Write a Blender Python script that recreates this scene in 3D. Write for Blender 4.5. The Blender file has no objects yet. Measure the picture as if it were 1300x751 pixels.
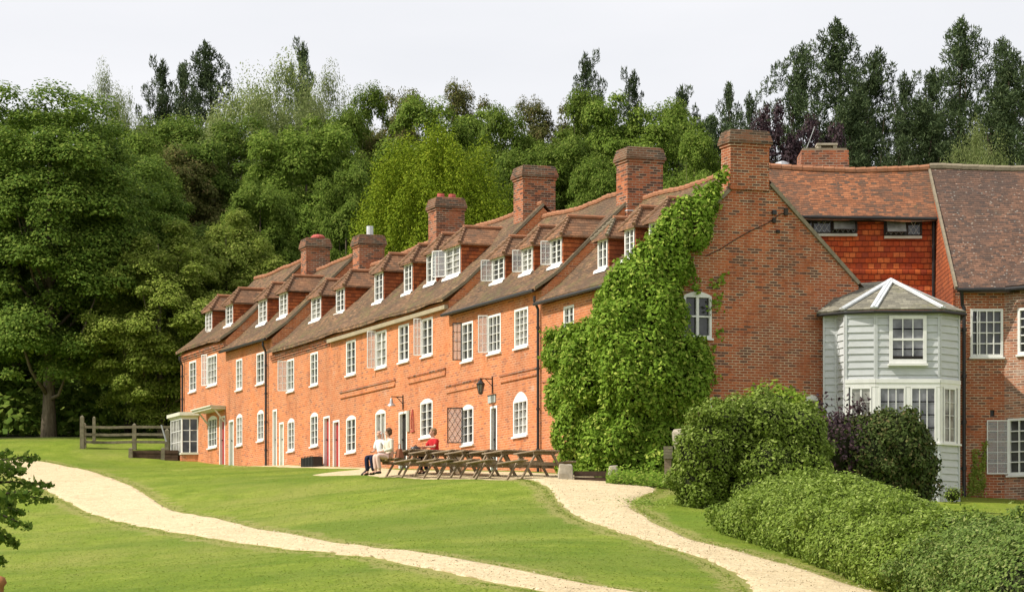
import bpy, bmesh, math, random
import numpy as np
from mathutils import Vector, Matrix
R = math.radians
random.seed(7)
SC = bpy.context.scene
COL = SC.collection

# ------------------------------------------------------------------ camera, world, sun, exposure
F, CX, HY = 3300.0, 650.0, 820.0           # focal length, centre column and horizon row in photo pixels (1300 wide)
cam = bpy.data.objects.new('camera', bpy.data.cameras.new('camera'))
COL.objects.link(cam)
SC.camera = cam
cam.location = (0, 0, 0)
cam.rotation_euler = (R(90), 0, 0)
cam.data.sensor_width = 36
cam.data.lens = 36 * F / 1300
cam.data.shift_y = (HY - 375.5) / 1300
cam.data.clip_start = 0.5
cam.data.clip_end = 3000

SUN = Vector((-0.96, -0.27, 0)).normalized()
ELEV = R(47)
sdir = Vector((SUN.x * math.cos(ELEV), SUN.y * math.cos(ELEV), math.sin(ELEV)))
world = bpy.data.worlds.new('World')
SC.world = world
world.use_nodes = True
wn, wl = world.node_tree.nodes, world.node_tree.links
wn.clear()
sky = wn.new('ShaderNodeTexSky')
sky.sky_type = 'NISHITA'
sky.sun_disc = False
sky.sun_elevation = ELEV
sky.sun_rotation = math.atan2(sdir.x, sdir.y)
sky.air_density = 1.2
sky.dust_density = 2.5
tcw = wn.new('ShaderNodeTexCoord')
mpw = wn.new('ShaderNodeMapping'); mpw.inputs['Scale'].default_value = (1.2, 1.2, 5)
nzw = wn.new('ShaderNodeTexNoise'); nzw.inputs['Scale'].default_value = 3; nzw.inputs['Detail'].default_value = 7
rmp = wn.new('ShaderNodeMapRange')
rmp.inputs[1].default_value = 0.3; rmp.inputs[2].default_value = 0.7; rmp.inputs[3].default_value = 0.82; rmp.inputs[4].default_value = 0.97
mxw = wn.new('ShaderNodeMix'); mxw.data_type = 'RGBA'
mxw.inputs[7].default_value = (9.9, 9.9, 10.2, 1)      # thin bright cloud veil
bgw = wn.new('ShaderNodeBackground'); bgw.inputs['Strength'].default_value = 0.1
ow = wn.new('ShaderNodeOutputWorld')
wl.new(tcw.outputs['Generated'], mpw.inputs[0]); wl.new(mpw.outputs[0], nzw.inputs[0])
wl.new(nzw.outputs[0], rmp.inputs[0]); wl.new(rmp.outputs[0], mxw.inputs[0])
wl.new(sky.outputs[0], mxw.inputs[6]); wl.new(mxw.outputs[2], bgw.inputs[0]); wl.new(bgw.outputs[0], ow.inputs[0])
sl = bpy.data.lights.new('sun', 'SUN')
sl.energy = 5.0
sl.angle = R(0.6)
sl.color = (1.0, 0.94, 0.84)
so = bpy.data.objects.new('sun', sl)
COL.objects.link(so)
so.rotation_euler = sdir.to_track_quat('Z', 'Y').to_euler()
vs = SC.view_settings
vs.view_transform = 'Standard'
vs.look = 'None'
vs.exposure = 0.0
vs.gamma = 1
vs.use_curve_mapping = False
SC.cycles.max_bounces = 8
SC.cycles.transparent_max_bounces = 12

# ------------------------------------------------------------------ materials
def new_mat(name, rough=0.8, spec=0.3):
    m = bpy.data.materials.new(name)
    m.use_nodes = True
    b = m.node_tree.nodes['Principled BSDF']
    b.inputs['Roughness'].default_value = rough
    b.inputs['Specular IOR Level'].default_value = spec
    return m, m.node_tree.nodes, m.node_tree.links, b

def noise(n, l, src, scale, detail=4, rough=0.55, stretch=None):
    t = n.new('ShaderNodeTexNoise')
    t.inputs['Scale'].default_value = scale
    t.inputs['Detail'].default_value = detail
    t.inputs['Roughness'].default_value = rough
    if stretch:
        mp = n.new('ShaderNodeMapping'); mp.inputs['Scale'].default_value = stretch
        l.new(src, mp.inputs[0]); src = mp.outputs[0]
    l.new(src, t.inputs[0])
    return t.outputs[0]

def ramp(n, l, src, stops):
    r = n.new('ShaderNodeValToRGB')
    while len(r.color_ramp.elements) < len(stops): r.color_ramp.elements.new(0.5)
    for e, (p, c) in zip(r.color_ramp.elements, stops):
        e.position = p
        e.color = (c, c, c, 1) if isinstance(c, (int, float)) else (*c, 1)
    l.new(src, r.inputs[0])
    return r.outputs[0]

def mix(n, l, fac, a, b, mode='MIX'):
    m = n.new('ShaderNodeMix'); m.data_type = 'RGBA'; m.blend_type = mode
    for i, v in ((0, fac), (6, a), (7, b)):
        if hasattr(v, 'is_linked'): l.new(v, m.inputs[i])
        elif i == 0: m.inputs[0].default_value = v
        else: m.inputs[i].default_value = (*v, 1)
    return m.outputs[2]

def bump(n, l, h, b, strength=0.5, dist=0.02):
    u = n.new('ShaderNodeBump'); u.inputs['Strength'].default_value = strength; u.inputs['Distance'].default_value = dist
    l.new(h, u.inputs['Height']); l.new(u.outputs[0], b.inputs['Normal'])

def brick_mat(name, c1, c2, mortar, dark, dark_amt, lime_amt, stain, bw=0.228, rh=0.076, ms=0.011):
    m, n, l, b = new_mat(name, 0.9, 0.15)
    uv = n.new('ShaderNodeUVMap'); uv.uv_map = 'UVMap'
    g = n.new('ShaderNodeNewGeometry').outputs['Position']
    wob = noise(n, l, uv.outputs[0], 1.3, 2)
    add = n.new('ShaderNodeMixRGB'); add.blend_type = 'ADD'; add.inputs[0].default_value = 0.03
    l.new(uv.outputs[0], add.inputs[1]); l.new(wob, add.inputs[2])
    def br(a, c, mo, m_s, bias=0.0):
        t = n.new('ShaderNodeTexBrick')
        t.inputs['Scale'].default_value = 1; t.inputs['Brick Width'].default_value = bw; t.inputs['Row Height'].default_value = rh
        t.inputs['Mortar Size'].default_value = m_s; t.inputs['Mortar Smooth'].default_value = 0.25; t.inputs['Bias'].default_value = bias
        t.inputs['Color1'].default_value = (*a, 1); t.inputs['Color2'].default_value = (*c, 1); t.inputs['Mortar'].default_value = (*mo, 1)
        l.new(add.outputs[0], t.inputs[0])
        return t
    t = br((1, 1, 1), (0, 0, 0), (0.5, 0.5, 0.5), ms)
    base = ramp(n, l, t.outputs[0], [(0.0, dark), (dark_amt, dark), (dark_amt + 0.12, c1), (1.0, c2)])
    big = ramp(n, l, noise(n, l, g, 0.55, 6, 0.65), [(0.38, 0), (0.62, 1)])
    base = mix(n, l, big, base, mix(n, l, 0.55, base, stain))
    fine = ramp(n, l, noise(n, l, g, 9, 5, 0.7), [(0.3, 0.72), (0.7, 1.18)])
    base = mix(n, l, 0.8, base, fine, 'MULTIPLY')
    mort = br((0, 0, 0), (0, 0, 0), (1, 1, 1), ms)
    mnoise = ramp(n, l, noise(n, l, g, 2.2, 5, 0.6), [(0.35, 0.25), (0.6, 1.0)])
    mf = mix(n, l, 1.0, mort.outputs[0], mnoise, 'MULTIPLY')
    col = mix(n, l, mf, base, mortar)
    streak = ramp(n, l, noise(n, l, g, 1.6, 6, 0.7, (1, 1, .22)), [(0.52, 1.0), (0.72, 0.62)])
    col = mix(n, l, 0.8, col, streak, 'MULTIPLY')
    lime = ramp(n, l, noise(n, l, g, 1.1, 8, 0.72), [(0.62, 0), (0.72, lime_amt)])
    col = mix(n, l, lime, col, (0.55, 0.42, 0.34))
    l.new(col, b.inputs['Base Color'])
    inv = n.new('ShaderNodeInvert'); l.new(mort.outputs[0], inv.inputs[1])
    bump(n, l, inv.outputs[0], b, 0.5, 0.012)
    return m

BRICK = brick_mat('orange_brick', (0.58, 0.188, 0.074), (0.68, 0.255, 0.108), (0.64, 0.37, 0.22), (0.36, 0.145, 0.088), 0.06, 0.7, (0.38, 0.145, 0.08))
BRICKR = brick_mat('red_brick', (0.38, 0.098, 0.040), (0.52, 0.16, 0.066), (0.58, 0.44, 0.31), (0.15, 0.08, 0.06), 0.13, 0.35, (0.20, 0.075, 0.045))
BRICKC = brick_mat('chimney_brick', (0.34, 0.10, 0.045), (0.52, 0.17, 0.075), (0.42, 0.33, 0.25), (0.11, 0.06, 0.045), 0.22, 0.3, (0.2, 0.09, 0.055))
BRICKS = brick_mat('sooty_brick', (0.16, 0.07, 0.04), (0.28, 0.11, 0.06), (0.24, 0.19, 0.14), (0.07, 0.05, 0.04), 0.25, 0.3, (0.1, 0.07, 0.04))
BRICKV = brick_mat('worn_brick', (0.42, 0.15, 0.085), (0.60, 0.28, 0.16), (0.60, 0.50, 0.40), (0.16, 0.10, 0.08), 0.22, 0.5, (0.34, 0.17, 0.11))

def tile_mat(name, c1, c2, dark, moss, moss_lo, speck=0.0, rh=0.105, bw=0.17, depth=0.03, dk=0.25, jt=0.006):
    m, n, l, b = new_mat(name, 0.9, 0.12)
    uv = n.new('ShaderNodeUVMap'); uv.uv_map = 'UVMap'
    g = n.new('ShaderNodeNewGeometry').outputs['Position']
    wob = noise(n, l, uv.outputs[0], 0.9, 3)
    add = n.new('ShaderNodeMixRGB'); add.blend_type = 'ADD'; add.inputs[0].default_value = 0.07
    l.new(uv.outputs[0], add.inputs[1]); l.new(wob, add.inputs[2])
    def br(a, c, mo, m_s):
        t = n.new('ShaderNodeTexBrick')
        t.inputs['Scale'].default_value = 1; t.inputs['Brick Width'].default_value = bw; t.inputs['Row Height'].default_value = rh
        t.inputs['Mortar Size'].default_value = m_s; t.inputs['Mortar Smooth'].default_value = 0.5
        t.inputs['Color1'].default_value = (*a, 1); t.inputs['Color2'].default_value = (*c, 1); t.inputs['Mortar'].default_value = (*mo, 1)
        l.new(add.outputs[0], t.inputs[0])
        return t
    t = br((1, 1, 1), (0, 0, 0), (0.3, 0.3, 0.3), 0.004)
    base = ramp(n, l, t.outputs[0], [(0.0, dark), (dk, mixc(dark, c1, .5)), (dk + 0.3, c1), (1.0, c2)])
    patch = ramp(n, l, noise(n, l, g, 0.45, 7, 0.68), [(0.42, 0), (0.6, 0.75)])
    base = mix(n, l, patch, base, dark)
    ms = ramp(n, l, noise(n, l, g, 1.4, 8, 0.75), [(moss_lo, 0), (moss_lo + 0.14, 0.8)])
    base = mix(n, l, ms, base, moss)
    fine = ramp(n, l, noise(n, l, g, 12, 4, 0.7), [(0.3, 0.7), (0.7, 1.2)])
    base = mix(n, l, 0.8, base, fine, 'MULTIPLY')
    if speck:
        v = n.new('ShaderNodeTexVoronoi'); v.inputs['Scale'].default_value = 6.5
        l.new(g, v.inputs[0])
        nn = noise(n, l, g, 1.0, 5, 0.7)
        sm = n.new('ShaderNodeMath'); sm.operation = 'MULTIPLY_ADD'; sm.inputs[1].default_value = -0.33
        l.new(nn, sm.inputs[0]); l.new(v.outputs[0], sm.inputs[2])
        base = mix(n, l, ramp(n, l, sm.outputs[0], [(0.0, speck * .6), (0.02, 0)]), base, (0.55, 0.53, 0.45))
    # every course throws a thin step: saw-tooth height down the slope
    sx = n.new('ShaderNodeSeparateXYZ'); l.new(add.outputs[0], sx.inputs[0])
    dv = n.new('ShaderNodeMath'); dv.operation = 'DIVIDE'; dv.inputs[1].default_value = rh; l.new(sx.outputs[1], dv.inputs[0])
    fr = n.new('ShaderNodeMath'); fr.operation = 'FRACT'; l.new(dv.outputs[0], fr.inputs[0])
    iv = n.new('ShaderNodeMath'); iv.operation = 'SUBTRACT'; iv.inputs[0].default_value = 1.0; l.new(fr.outputs[0], iv.inputs[1])
    e = br((0, 0, 0), (0, 0, 0), (1, 1, 1), jt)
    gap = ramp(n, l, fr.outputs[0], [(0.0, 1.0), (0.1, 0.85), (0.2, 0)])
    base = mix(n, l, gap, base, mixc(dark, (0, 0, 0), .6))
    if jt > .008: base = mix(n, l, mix(n, l, 1.0, e.outputs[0], (0.75, 0.75, 0.75), 'MULTIPLY'), base, mixc(dark, (0, 0, 0), .5))
    l.new(base, b.inputs['Base Color'])
    sb = n.new('ShaderNodeMath'); sb.operation = 'MULTIPLY_ADD'; sb.inputs[1].default_value = -0.5
    l.new(e.outputs[0], sb.inputs[0]); l.new(iv.outputs[0], sb.inputs[2])
    bump(n, l, sb.outputs[0], b, 0.7, depth)
    return m

def mixc(a, b, f): return tuple(a[i] * (1 - f) + b[i] * f for i in range(3))
ROOF = tile_mat('old_roof_tiles', (0.215, 0.125, 0.072), (0.31, 0.185, 0.105), (0.115, 0.080, 0.055), (0.17, 0.15, 0.065), 0.50, 0.0)
ROOFR = tile_mat('red_roof_tiles', (0.26, 0.105, 0.052), (0.38, 0.155, 0.074), (0.11, 0.075, 0.055), (0.14, 0.12, 0.06), 0.60, 0.0)
ROOFS = tile_mat('speckled_roof_tiles', (0.155, 0.09, 0.062), (0.24, 0.13, 0.085), (0.085, 0.062, 0.052), (0.2, 0.17, 0.12), 0.62, 0.55)
DTILE = tile_mat('dormer_tiles', (0.26, 0.13, 0.072), (0.34, 0.175, 0.095), (0.14, 0.09, 0.06), (0.17, 0.15, 0.06), 0.6, 0.0, rh=0.13, dk=.15)
HUNG = tile_mat('hung_tiles', (0.62, 0.105, 0.026), (0.85, 0.24, 0.07), (0.38, 0.075, 0.035), (0.4, 0.16, 0.08), 0.75, 0.0, rh=0.17, bw=0.19, depth=0.03, dk=.12, jt=.012)
CHEEK = tile_mat('cheek_tiles', (0.43, 0.11, 0.038), (0.52, 0.155, 0.055), (0.2, 0.065, 0.035), (0.25, 0.12, 0.07), 0.7, 0.0, rh=0.13, dk=.15)
SLATE = tile_mat('stone_slates', (0.27, 0.25, 0.19), (0.38, 0.355, 0.27), (0.17, 0.16, 0.13), (0.25, 0.24, 0.12), 0.56, 0.0, rh=0.14, bw=0.22, depth=0.02)

def plain(name, c, var=0.15, scale=6, rough=0.7, spec=0.3, bmp=0.0, c2=None, metal=0.0, stretch=None, dirt=0.0):
    m, n, l, b = new_mat(name, rough, spec)
    g = n.new('ShaderNodeTexCoord').outputs['Object']
    f = noise(n, l, g, scale, 6, 0.65, stretch)
    c2 = c2 or tuple(min(1, x * (1 + var)) for x in c)
    col = ramp(n, l, f, [(0.3, tuple(x * (1 - var) for x in c)), (0.7, c2)])
    if dirt:
        col = mix(n, l, ramp(n, l, noise(n, l, g, 2.3, 8, 0.75), [(0.5, 0), (0.75, dirt)]), col, (0.2, 0.18, 0.13))
    l.new(col, b.inputs['Base Color'])
    b.inputs['Metallic'].default_value = metal
    if bmp: bump(n, l, f, b, bmp, 0.02)
    return m

WHITE = plain('white_paint', (0.80, 0.79, 0.76), 0.06, 4, 0.55, 0.35, dirt=0.18)
LEADW = plain('pale_lead', (0.62, 0.64, 0.66), 0.12, 5, 0.5, 0.4, dirt=0.35)
CREAM = plain('cream_paint', (0.64, 0.62, 0.50), 0.08, 4, 0.6, dirt=0.25)
STONE = plain('pale_stone', (0.42, 0.37, 0.29), 0.25, 5, 0.9, 0.2, 0.5, dirt=0.6)
MORTAR = plain('verge_mortar', (0.25, 0.21, 0.15), 0.25, 8, 0.95, 0.1, 0.4, dirt=0.5)
BOARD = plain('grey_blue_boards', (0.54, 0.555, 0.56), 0.08, 3, 0.55, 0.3, 0.05, stretch=(1, 1, 4), dirt=0.2)
BLACK = plain('black_iron', (0.016, 0.015, 0.015), 0.3, 9, 0.45, 0.5)
DARKW = plain('dark_wood', (0.05, 0.04, 0.034), 0.35, 8, 0.8, 0.2, 0.3)
HIPT = plain('hip_tile_brown', (0.22, 0.12, 0.075), 0.3, 7, 0.9, 0.1, 0.3, c2=(0.36, 0.22, 0.14), dirt=0.4)
REDP = plain('red_door_paint', (0.42, 0.045, 0.04), 0.12, 5, 0.5, 0.4)
GREYP = plain('grey_door_paint', (0.40, 0.40, 0.34), 0.1, 5, 0.6)
DARKIN = plain('dark_interior', (0.02, 0.017, 0.015), 0.3, 4, 0.9)  # near-black colour standing in for the unlit rooms behind openings
CLAY = plain('clay_tile', (0.34, 0.155, 0.085), 0.25, 7, 0.85, 0.2, 0.3, dirt=0.45)
REDCLAY = plain('red_clay', (0.45, 0.10, 0.08), 0.2, 7, 0.7, 0.3)
WOOD = plain('weathered_wood', (0.25, 0.18, 0.115), 0.3, 5, 0.85, 0.2, 0.4, stretch=(1, 6, 6), c2=(0.36, 0.275, 0.19))
FENCEW = plain('mossy_wood', (0.16, 0.145, 0.095), 0.3, 6, 0.9, 0.1, 0.4, c2=(0.25, 0.22, 0.15))
SLEEPER = plain('sleeper_wood', (0.085, 0.055, 0.038), 0.35, 5, 0.9, 0.1, 0.5)
BARK = plain('bark', (0.13, 0.10, 0.072), 0.4, 4, 0.95, 0.1, 0.9, stretch=(3, 3, 0.6), c2=(0.22, 0.18, 0.13))
BARKD = plain('dark_bark', (0.075, 0.055, 0.042), 0.4, 4, 0.95, 0.1, 0.9, stretch=(3, 3, 0.6))
METAL = plain('grey_metal', (0.42, 0.43, 0.44), 0.15, 8, 0.4, 0.5, metal=0.5)
CURT = plain('net_curtain', (0.55, 0.54, 0.50), 0.2, 3, 0.9, 0.1, stretch=(12, 12, 0.5))
SIGNG = plain('grey_sign', (0.42, 0.45, 0.43), 0.08, 9, 0.7)
SKIN = plain('skin', (0.62, 0.36, 0.26), 0.05, 9, 0.6)
HAIRB = plain('brown_hair', (0.10, 0.055, 0.03), 0.3, 30, 0.7)
HAIRG = plain('light_brown_hair', (0.26, 0.16, 0.085), 0.3, 30, 0.7)
CWHITE = plain('white_cloth', (0.80, 0.80, 0.80), 0.05, 9, 0.9, 0.1)
CCREAM = plain('cream_cloth', (0.72, 0.66, 0.55), 0.06, 9, 0.9, 0.1)
CPINK = plain('pale_pink_cloth', (0.72, 0.50, 0.44), 0.06, 9, 0.9, 0.1)
CNAVY = plain('navy_cloth', (0.022, 0.026, 0.055), 0.2, 9, 0.9, 0.1)
CRED = plain('red_cloth', (0.50, 0.03, 0.035), 0.12, 9, 0.9, 0.1)
CBROWN = plain('brown_leather', (0.24, 0.09, 0.045), 0.2, 9, 0.6, 0.3)

def glass_mat(name, base, rough=0.06):
    m, n, l, b = new_mat(name, rough, 0.6)
    g = n.new('ShaderNodeNewGeometry').outputs['Position']
    l.new(ramp(n, l, noise(n, l, g, 1.7, 3), [(0.35, tuple(x * .25 for x in base)), (0.65, tuple(x * 1.25 for x in base))]), b.inputs['Base Color'])  # patchy tone in the base colour imitates reflections
    bump(n, l, noise(n, l, g, 2.5, 2), b, 0.12, 0.02)
    return m
GLASS = glass_mat('dark_window_glass', (0.06, 0.062, 0.06))
GLASSG = glass_mat('grey_window_glass', (0.20, 0.20, 0.215))  # reflected sky put into the grey base colour
GLASSC = glass_mat('curtained_window_glass', (0.34, 0.33, 0.30), 0.1)
m, n, l, b = new_mat('clear_leaf_glass', 0.05, 0.6)
tr = n.new('ShaderNodeBsdfTransparent'); tr.inputs[0].default_value = (0.88, 0.9, 0.9, 1)
mxs = n.new('ShaderNodeMixShader'); mxs.inputs[0].default_value = 0.2
b.inputs['Base Color'].default_value = (0.75, 0.77, 0.8, 1)  # pale base colour stands in for sky reflected in the leaf
l.new(tr.outputs[0], mxs.inputs[1]); l.new(b.outputs[0], mxs.inputs[2]); l.new(mxs.outputs[0], n['Material Output'].inputs[0])
CLEAR = m

def leaf_mat(name, c1, c2, trans=0.3, rough=0.55, spec=0.25, c3=None):
    rough, spec = rough + .15, spec * .35
    m, n, l, b = new_mat(name, rough, spec)
    at = n.new('ShaderNodeAttribute'); at.attribute_name = 'rnd'
    oi = n.new('ShaderNodeObjectInfo')
    st = [(0.0, c1), (0.75, c2), (1.0, c3 or c2)]
    col = ramp(n, l, at.outputs['Fac'], st)
    v = n.new('ShaderNodeMapRange'); v.inputs[3].default_value = 0.82; v.inputs[4].default_value = 1.15
    l.new(oi.outputs['Random'], v.inputs[0])
    hs = n.new('ShaderNodeHueSaturation'); l.new(v.outputs[0], hs.inputs['Value']); l.new(col, hs.inputs['Color'])
    l.new(hs.outputs[0], b.inputs['Base Color'])
    t = n.new('ShaderNodeBsdfTranslucent'); l.new(hs.outputs[0], t.inputs[0])
    s = n.new('ShaderNodeMixShader'); s.inputs[0].default_value = trans
    l.new(b.outputs[0], s.inputs[1]); l.new(t.outputs[0], s.inputs[2]); l.new(s.outputs[0], n['Material Output'].inputs[0])
    return m
L_OAK = leaf_mat('oak_leaves', (0.070, 0.130, 0.018), (0.150, 0.225, 0.032), 0.35, c3=(0.25, 0.31, 0.06))
L_SYC = leaf_mat('sycamore_leaves', (0.085, 0.145, 0.018), (0.155, 0.225, 0.030), 0.35, c3=(0.26, 0.32, 0.065))
L_OLIVE = leaf_mat('olive_leaves', (0.15, 0.215, 0.03), (0.28, 0.345, 0.055), 0.35, c3=(0.40, 0.43, 0.11))
L_WIL = leaf_mat('grey_willow_leaves', (0.143, 0.189, 0.058), (0.247, 0.293, 0.098), 0.35, c3=(0.325, 0.351, 0.156))
L_YEW = leaf_mat('golden_yew_leaves', (0.135, 0.209, 0.011), (0.243, 0.317, 0.019), 0.25, c3=(0.351, 0.405, 0.034))
L_PINE = leaf_mat('pine_needles', (0.042, 0.066, 0.028), (0.085, 0.122, 0.048), 0.15, c3=(0.14, 0.175, 0.08))
L_PURP = leaf_mat('purple_leaves', (0.022, 0.012, 0.016), (0.055, 0.028, 0.034), 0.15, 0.4, 0.5, c3=(0.110, 0.065, 0.070))
L_BROWN = leaf_mat('bronze_green_leaves', (0.085, 0.098, 0.026), (0.163, 0.176, 0.046), 0.3, c3=(0.247, 0.182, 0.078))
L_IVY = leaf_mat('ivy_leaves', (0.11, 0.170, 0.018), (0.205, 0.290, 0.036), 0.25, 0.45, 0.4, c3=(0.38, 0.46, 0.12))
L_VINE = leaf_mat('creeper_leaves', (0.10, 0.18, 0.016), (0.20, 0.31, 0.032), 0.25, 0.6, 0.3, c3=(0.40, 0.46, 0.09))
L_LIME = leaf_mat('lime_green_leaves', (0.150, 0.250, 0.020), (0.270, 0.380, 0.040), 0.3, c3=(0.360, 0.420, 0.080))
L_SHRUB = leaf_mat('dark_shrub_leaves', (0.052, 0.081, 0.018), (0.103, 0.144, 0.034), 0.2, 0.5, 0.3, c3=(0.207, 0.161, 0.069))
L_HEDGE = leaf_mat('clipped_hedge_leaves', (0.085, 0.145, 0.024), (0.165, 0.24, 0.045), 0.2, 0.5, 0.4, c3=(0.30, 0.33, 0.11))
L_GRASS = leaf_mat('grass_blades', (0.13, 0.195, 0.02), (0.20, 0.265, 0.028), 0.3, c3=(0.31, 0.33, 0.07))
CORE = plain('dark_fill', (0.03, 0.035, 0.015), 0.4, 6, 0.95, 0.05, 0.5)  # dark colour of the solid filler inside bushes

# ------------------------------------------------------------------ mesh helpers
ORG = {}
class MB:
    def __init__(s): s.v = []; s.f = []; s.m = []
    def add(s, vs_, fs, mi=0):
        k = len(s.v)
        s.v += [tuple(p) for p in vs_]
        s.f += [tuple(i + k for i in f) for f in fs]
        s.m += [mi] * len(fs)
    def hexa(s, p, mi=0):     # p: 4 bottom ccw, 4 top
        s.add(p, [(3, 2, 1, 0), (4, 5, 6, 7), (0, 1, 5, 4), (1, 2, 6, 5), (2, 3, 7, 6), (3, 0, 4, 7)], mi)
    def prism(s, bot, top, mi=0):
        k = len(bot)
        s.add(list(bot) + list(top), [tuple(range(k))[::-1], tuple(range(k, 2 * k))] + [(i, (i + 1) % k, k + (i + 1) % k, k + i) for i in range(k)], mi)
    def box(s, x0, x1, y0, y1, z0, z1, mi=0):
        s.hexa([(x0, y0, z0), (x1, y0, z0), (x1, y1, z0), (x0, y1, z0), (x0, y0, z1), (x1, y0, z1), (x1, y1, z1), (x0, y1, z1)], mi)
    def tube(s, pts, rad, n=8, mi=0):
        pts = [Vector(p) for p in pts]
        if not hasattr(rad, '__len__'): rad = [rad] * len(pts)
        rings = []
        up = Vector((0.13, 0.31, 1)).normalized()
        for i, p in enumerate(pts):
            d = (pts[min(i + 1, len(pts) - 1)] - pts[max(i - 1, 0)]).normalized()
            a = d.cross(up)
            if a.length < 0.1: a = d.cross(Vector((1, 0, 0)))
            a.normalize(); c = d.cross(a)
            rings.append([p + (a * math.cos(t) + c * math.sin(t)) * rad[i] for t in [2 * math.pi * j / n for j in range(n)]])
        vs_ = [q for r in rings for q in r]
        fs = [(i * n + j, i * n + (j + 1) % n, (i + 1) * n + (j + 1) % n, (i + 1) * n + j) for i in range(len(pts) - 1) for j in range(n)]
        fs += [tuple(range(n))[::-1], tuple(range((len(pts) - 1) * n, len(pts) * n))]
        s.add(vs_, fs, mi)
    def lathe(s, c, prof, n=14, mi=0):
        vs_ = [(c[0] + r * math.cos(2 * math.pi * j / n), c[1] + r * math.sin(2 * math.pi * j / n), c[2] + z) for r, z in prof for j in range(n)]
        fs = [(i * n + j, i * n + (j + 1) % n, (i + 1) * n + (j + 1) % n, (i + 1) * n + j) for i in range(len(prof) - 1) for j in range(n)]
        fs += [tuple(range(n))[::-1], tuple(range((len(prof) - 1) * n, len(prof) * n))]
        s.add(vs_, fs, mi)
    def bar(s, p, q, w, h, mi=0, up=(0, 0, 1)):
        p, q = Vector(p), Vector(q); d = (q - p).normalized(); up = Vector(up)
        a = d.cross(up).normalized() * (w / 2); c = a.cross(d).normalized() * (h / 2)
        s.hexa([p - a - c, q - a - c, q + a - c, p + a - c, p - a + c, q - a + c, q + a + c, p + a + c], mi)

def uvbox(me):
    nl = len(me.loops)
    if not nl: return
    co = np.empty(len(me.vertices) * 3); me.vertices.foreach_get('co', co); co = co.reshape(-1, 3)
    vi = np.empty(nl, int); me.loops.foreach_get('vertex_index', vi)
    nn = np.empty(len(me.polygons) * 3); me.polygons.foreach_get('normal', nn); nn = nn.reshape(-1, 3)
    lt = np.empty(len(me.polygons), int); me.polygons.foreach_get('loop_total', lt)
    N = np.repeat(nn, lt, axis=0); P = co[vi]
    U = np.stack([-N[:, 1], N[:, 0], 0 * N[:, 0]], 1)
    L = np.linalg.norm(U, axis=1); flat = L < 0.08
    U = U / np.maximum(L, 1e-6)[:, None]
    U[flat] = (1, 0, 0)
    V = np.cross(N, U); V[flat] = (0, 1, 0)
    V *= np.where(V[:, 2] < 0, -1, 1)[:, None]
    uv = np.stack([(P * U).sum(1), (P * V).sum(1)], 1).ravel()
    (me.uv_layers.get('UVMap') or me.uv_layers.new(name='UVMap')).data.foreach_set('uv', uv)

def root_of(o):
    while o.parent: o = o.parent
    return o

def fix_normals(me):
    bm = bmesh.new(); bm.from_mesh(me); bmesh.ops.recalc_face_normals(bm, faces=bm.faces); bm.to_mesh(me); bm.free()

def build(mb, name, mats, parent=None, loc=None, bevel=0, smooth=False, local=False, norm=True):
    """one mesh object; vertices are given in world space (or local with local=True)"""
    org = Vector((0, 0, 0))
    if not local:
        if parent: org = Vector(ORG[root_of(parent).name])
        elif loc is not None: org = Vector(loc)
    me = bpy.data.meshes.new(name)
    me.from_pydata([tuple(Vector(p)) for p in mb.v], [], mb.f)
    me.polygons.foreach_set('material_index', mb.m)
    for m_ in (mats if isinstance(mats, (list, tuple)) else [mats]): me.materials.append(m_)
    if norm: fix_normals(me)
    uvbox(me)
    if org.length: me.transform(Matrix.Translation(-org))
    if smooth: me.shade_smooth()
    o = bpy.data.objects.new(name, me)
    COL.objects.link(o)
    if parent: o.parent = parent
    else:
        o.location = loc if loc is not None else (0, 0, 0)
        ORG[o.name] = tuple(o.location)
    if bevel:
        bv = o.modifiers.new('bevel', 'BEVEL'); bv.width = bevel; bv.segments = 1; bv.limit_method = 'ANGLE'
    return o

def tag(o, label, cat, group=None, kind=None):
    if label: o['label'] = label
    if cat: o['category'] = cat
    if group: o['group'] = group
    if kind: o['kind'] = kind
    return o

def thing(name, loc, label, cat, group=None, rz=0):
    o = bpy.data.objects.new(name, None)
    o.empty_display_size = 0.2
    COL.objects.link(o)
    o.location = loc; o.rotation_euler = (0, 0, rz)
    ORG[o.name] = tuple(loc)
    return tag(o, label, cat, group)

def copy_thing(src, loc, rz, label, scale=None):
    def rec(o, par):
        c = o.copy(); COL.objects.link(c)
        if par: c.parent = par
        for ch in o.children: rec(ch, c)
        return c
    c = rec(src, None)
    c.location = loc; c.rotation_euler = (0, 0, rz)
    if scale: c.scale = scale
    c['label'] = label
    ORG[c.name] = tuple(loc)
    return c

# a vertical plane: origin O, A along it (left to right as seen), N outward
class Plane:
    def __init__(s, O, A):
        s.O = Vector((O[0], O[1], 0)); s.A = Vector((A[0], A[1], 0)).normalized(); s.N = Vector((s.A.y, -s.A.x, 0))
    def P(s, a, o, z): return s.O + s.A * a + s.N * o + Vector((0, 0, z))
    def a(s, px, o=0.0):
        k = (px - CX) / F; B = s.O + s.N * o
        return (k * B.y - B.x) / (s.A.x - k * s.A.y)
    def z(s, px, py, o=0.0):
        return s.P(s.a(px, o), o, 0).y * (HY - py) / F
    def rect(s, x0, x1, yt, yb, o=0.0):        # photo rectangle: top seen at its right end, bottom at its left end
        return s.a(x0, o), s.a(x1, o), s.z(x0, yb, o), s.z(x1, yt, o)
    def box(s, mb, a0, a1, o0, o1, z0, z1, mi=0):
        q = [(a0, o0), (a1, o0), (a1, o1), (a0, o1)]
        mb.hexa([s.P(a, o, z0) for a, o in q] + [s.P(a, o, z1) for a, o in q], mi)
def at(px, py, y): return Vector(((px - CX) / F * y, y, (HY - py) / F * y))
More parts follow.
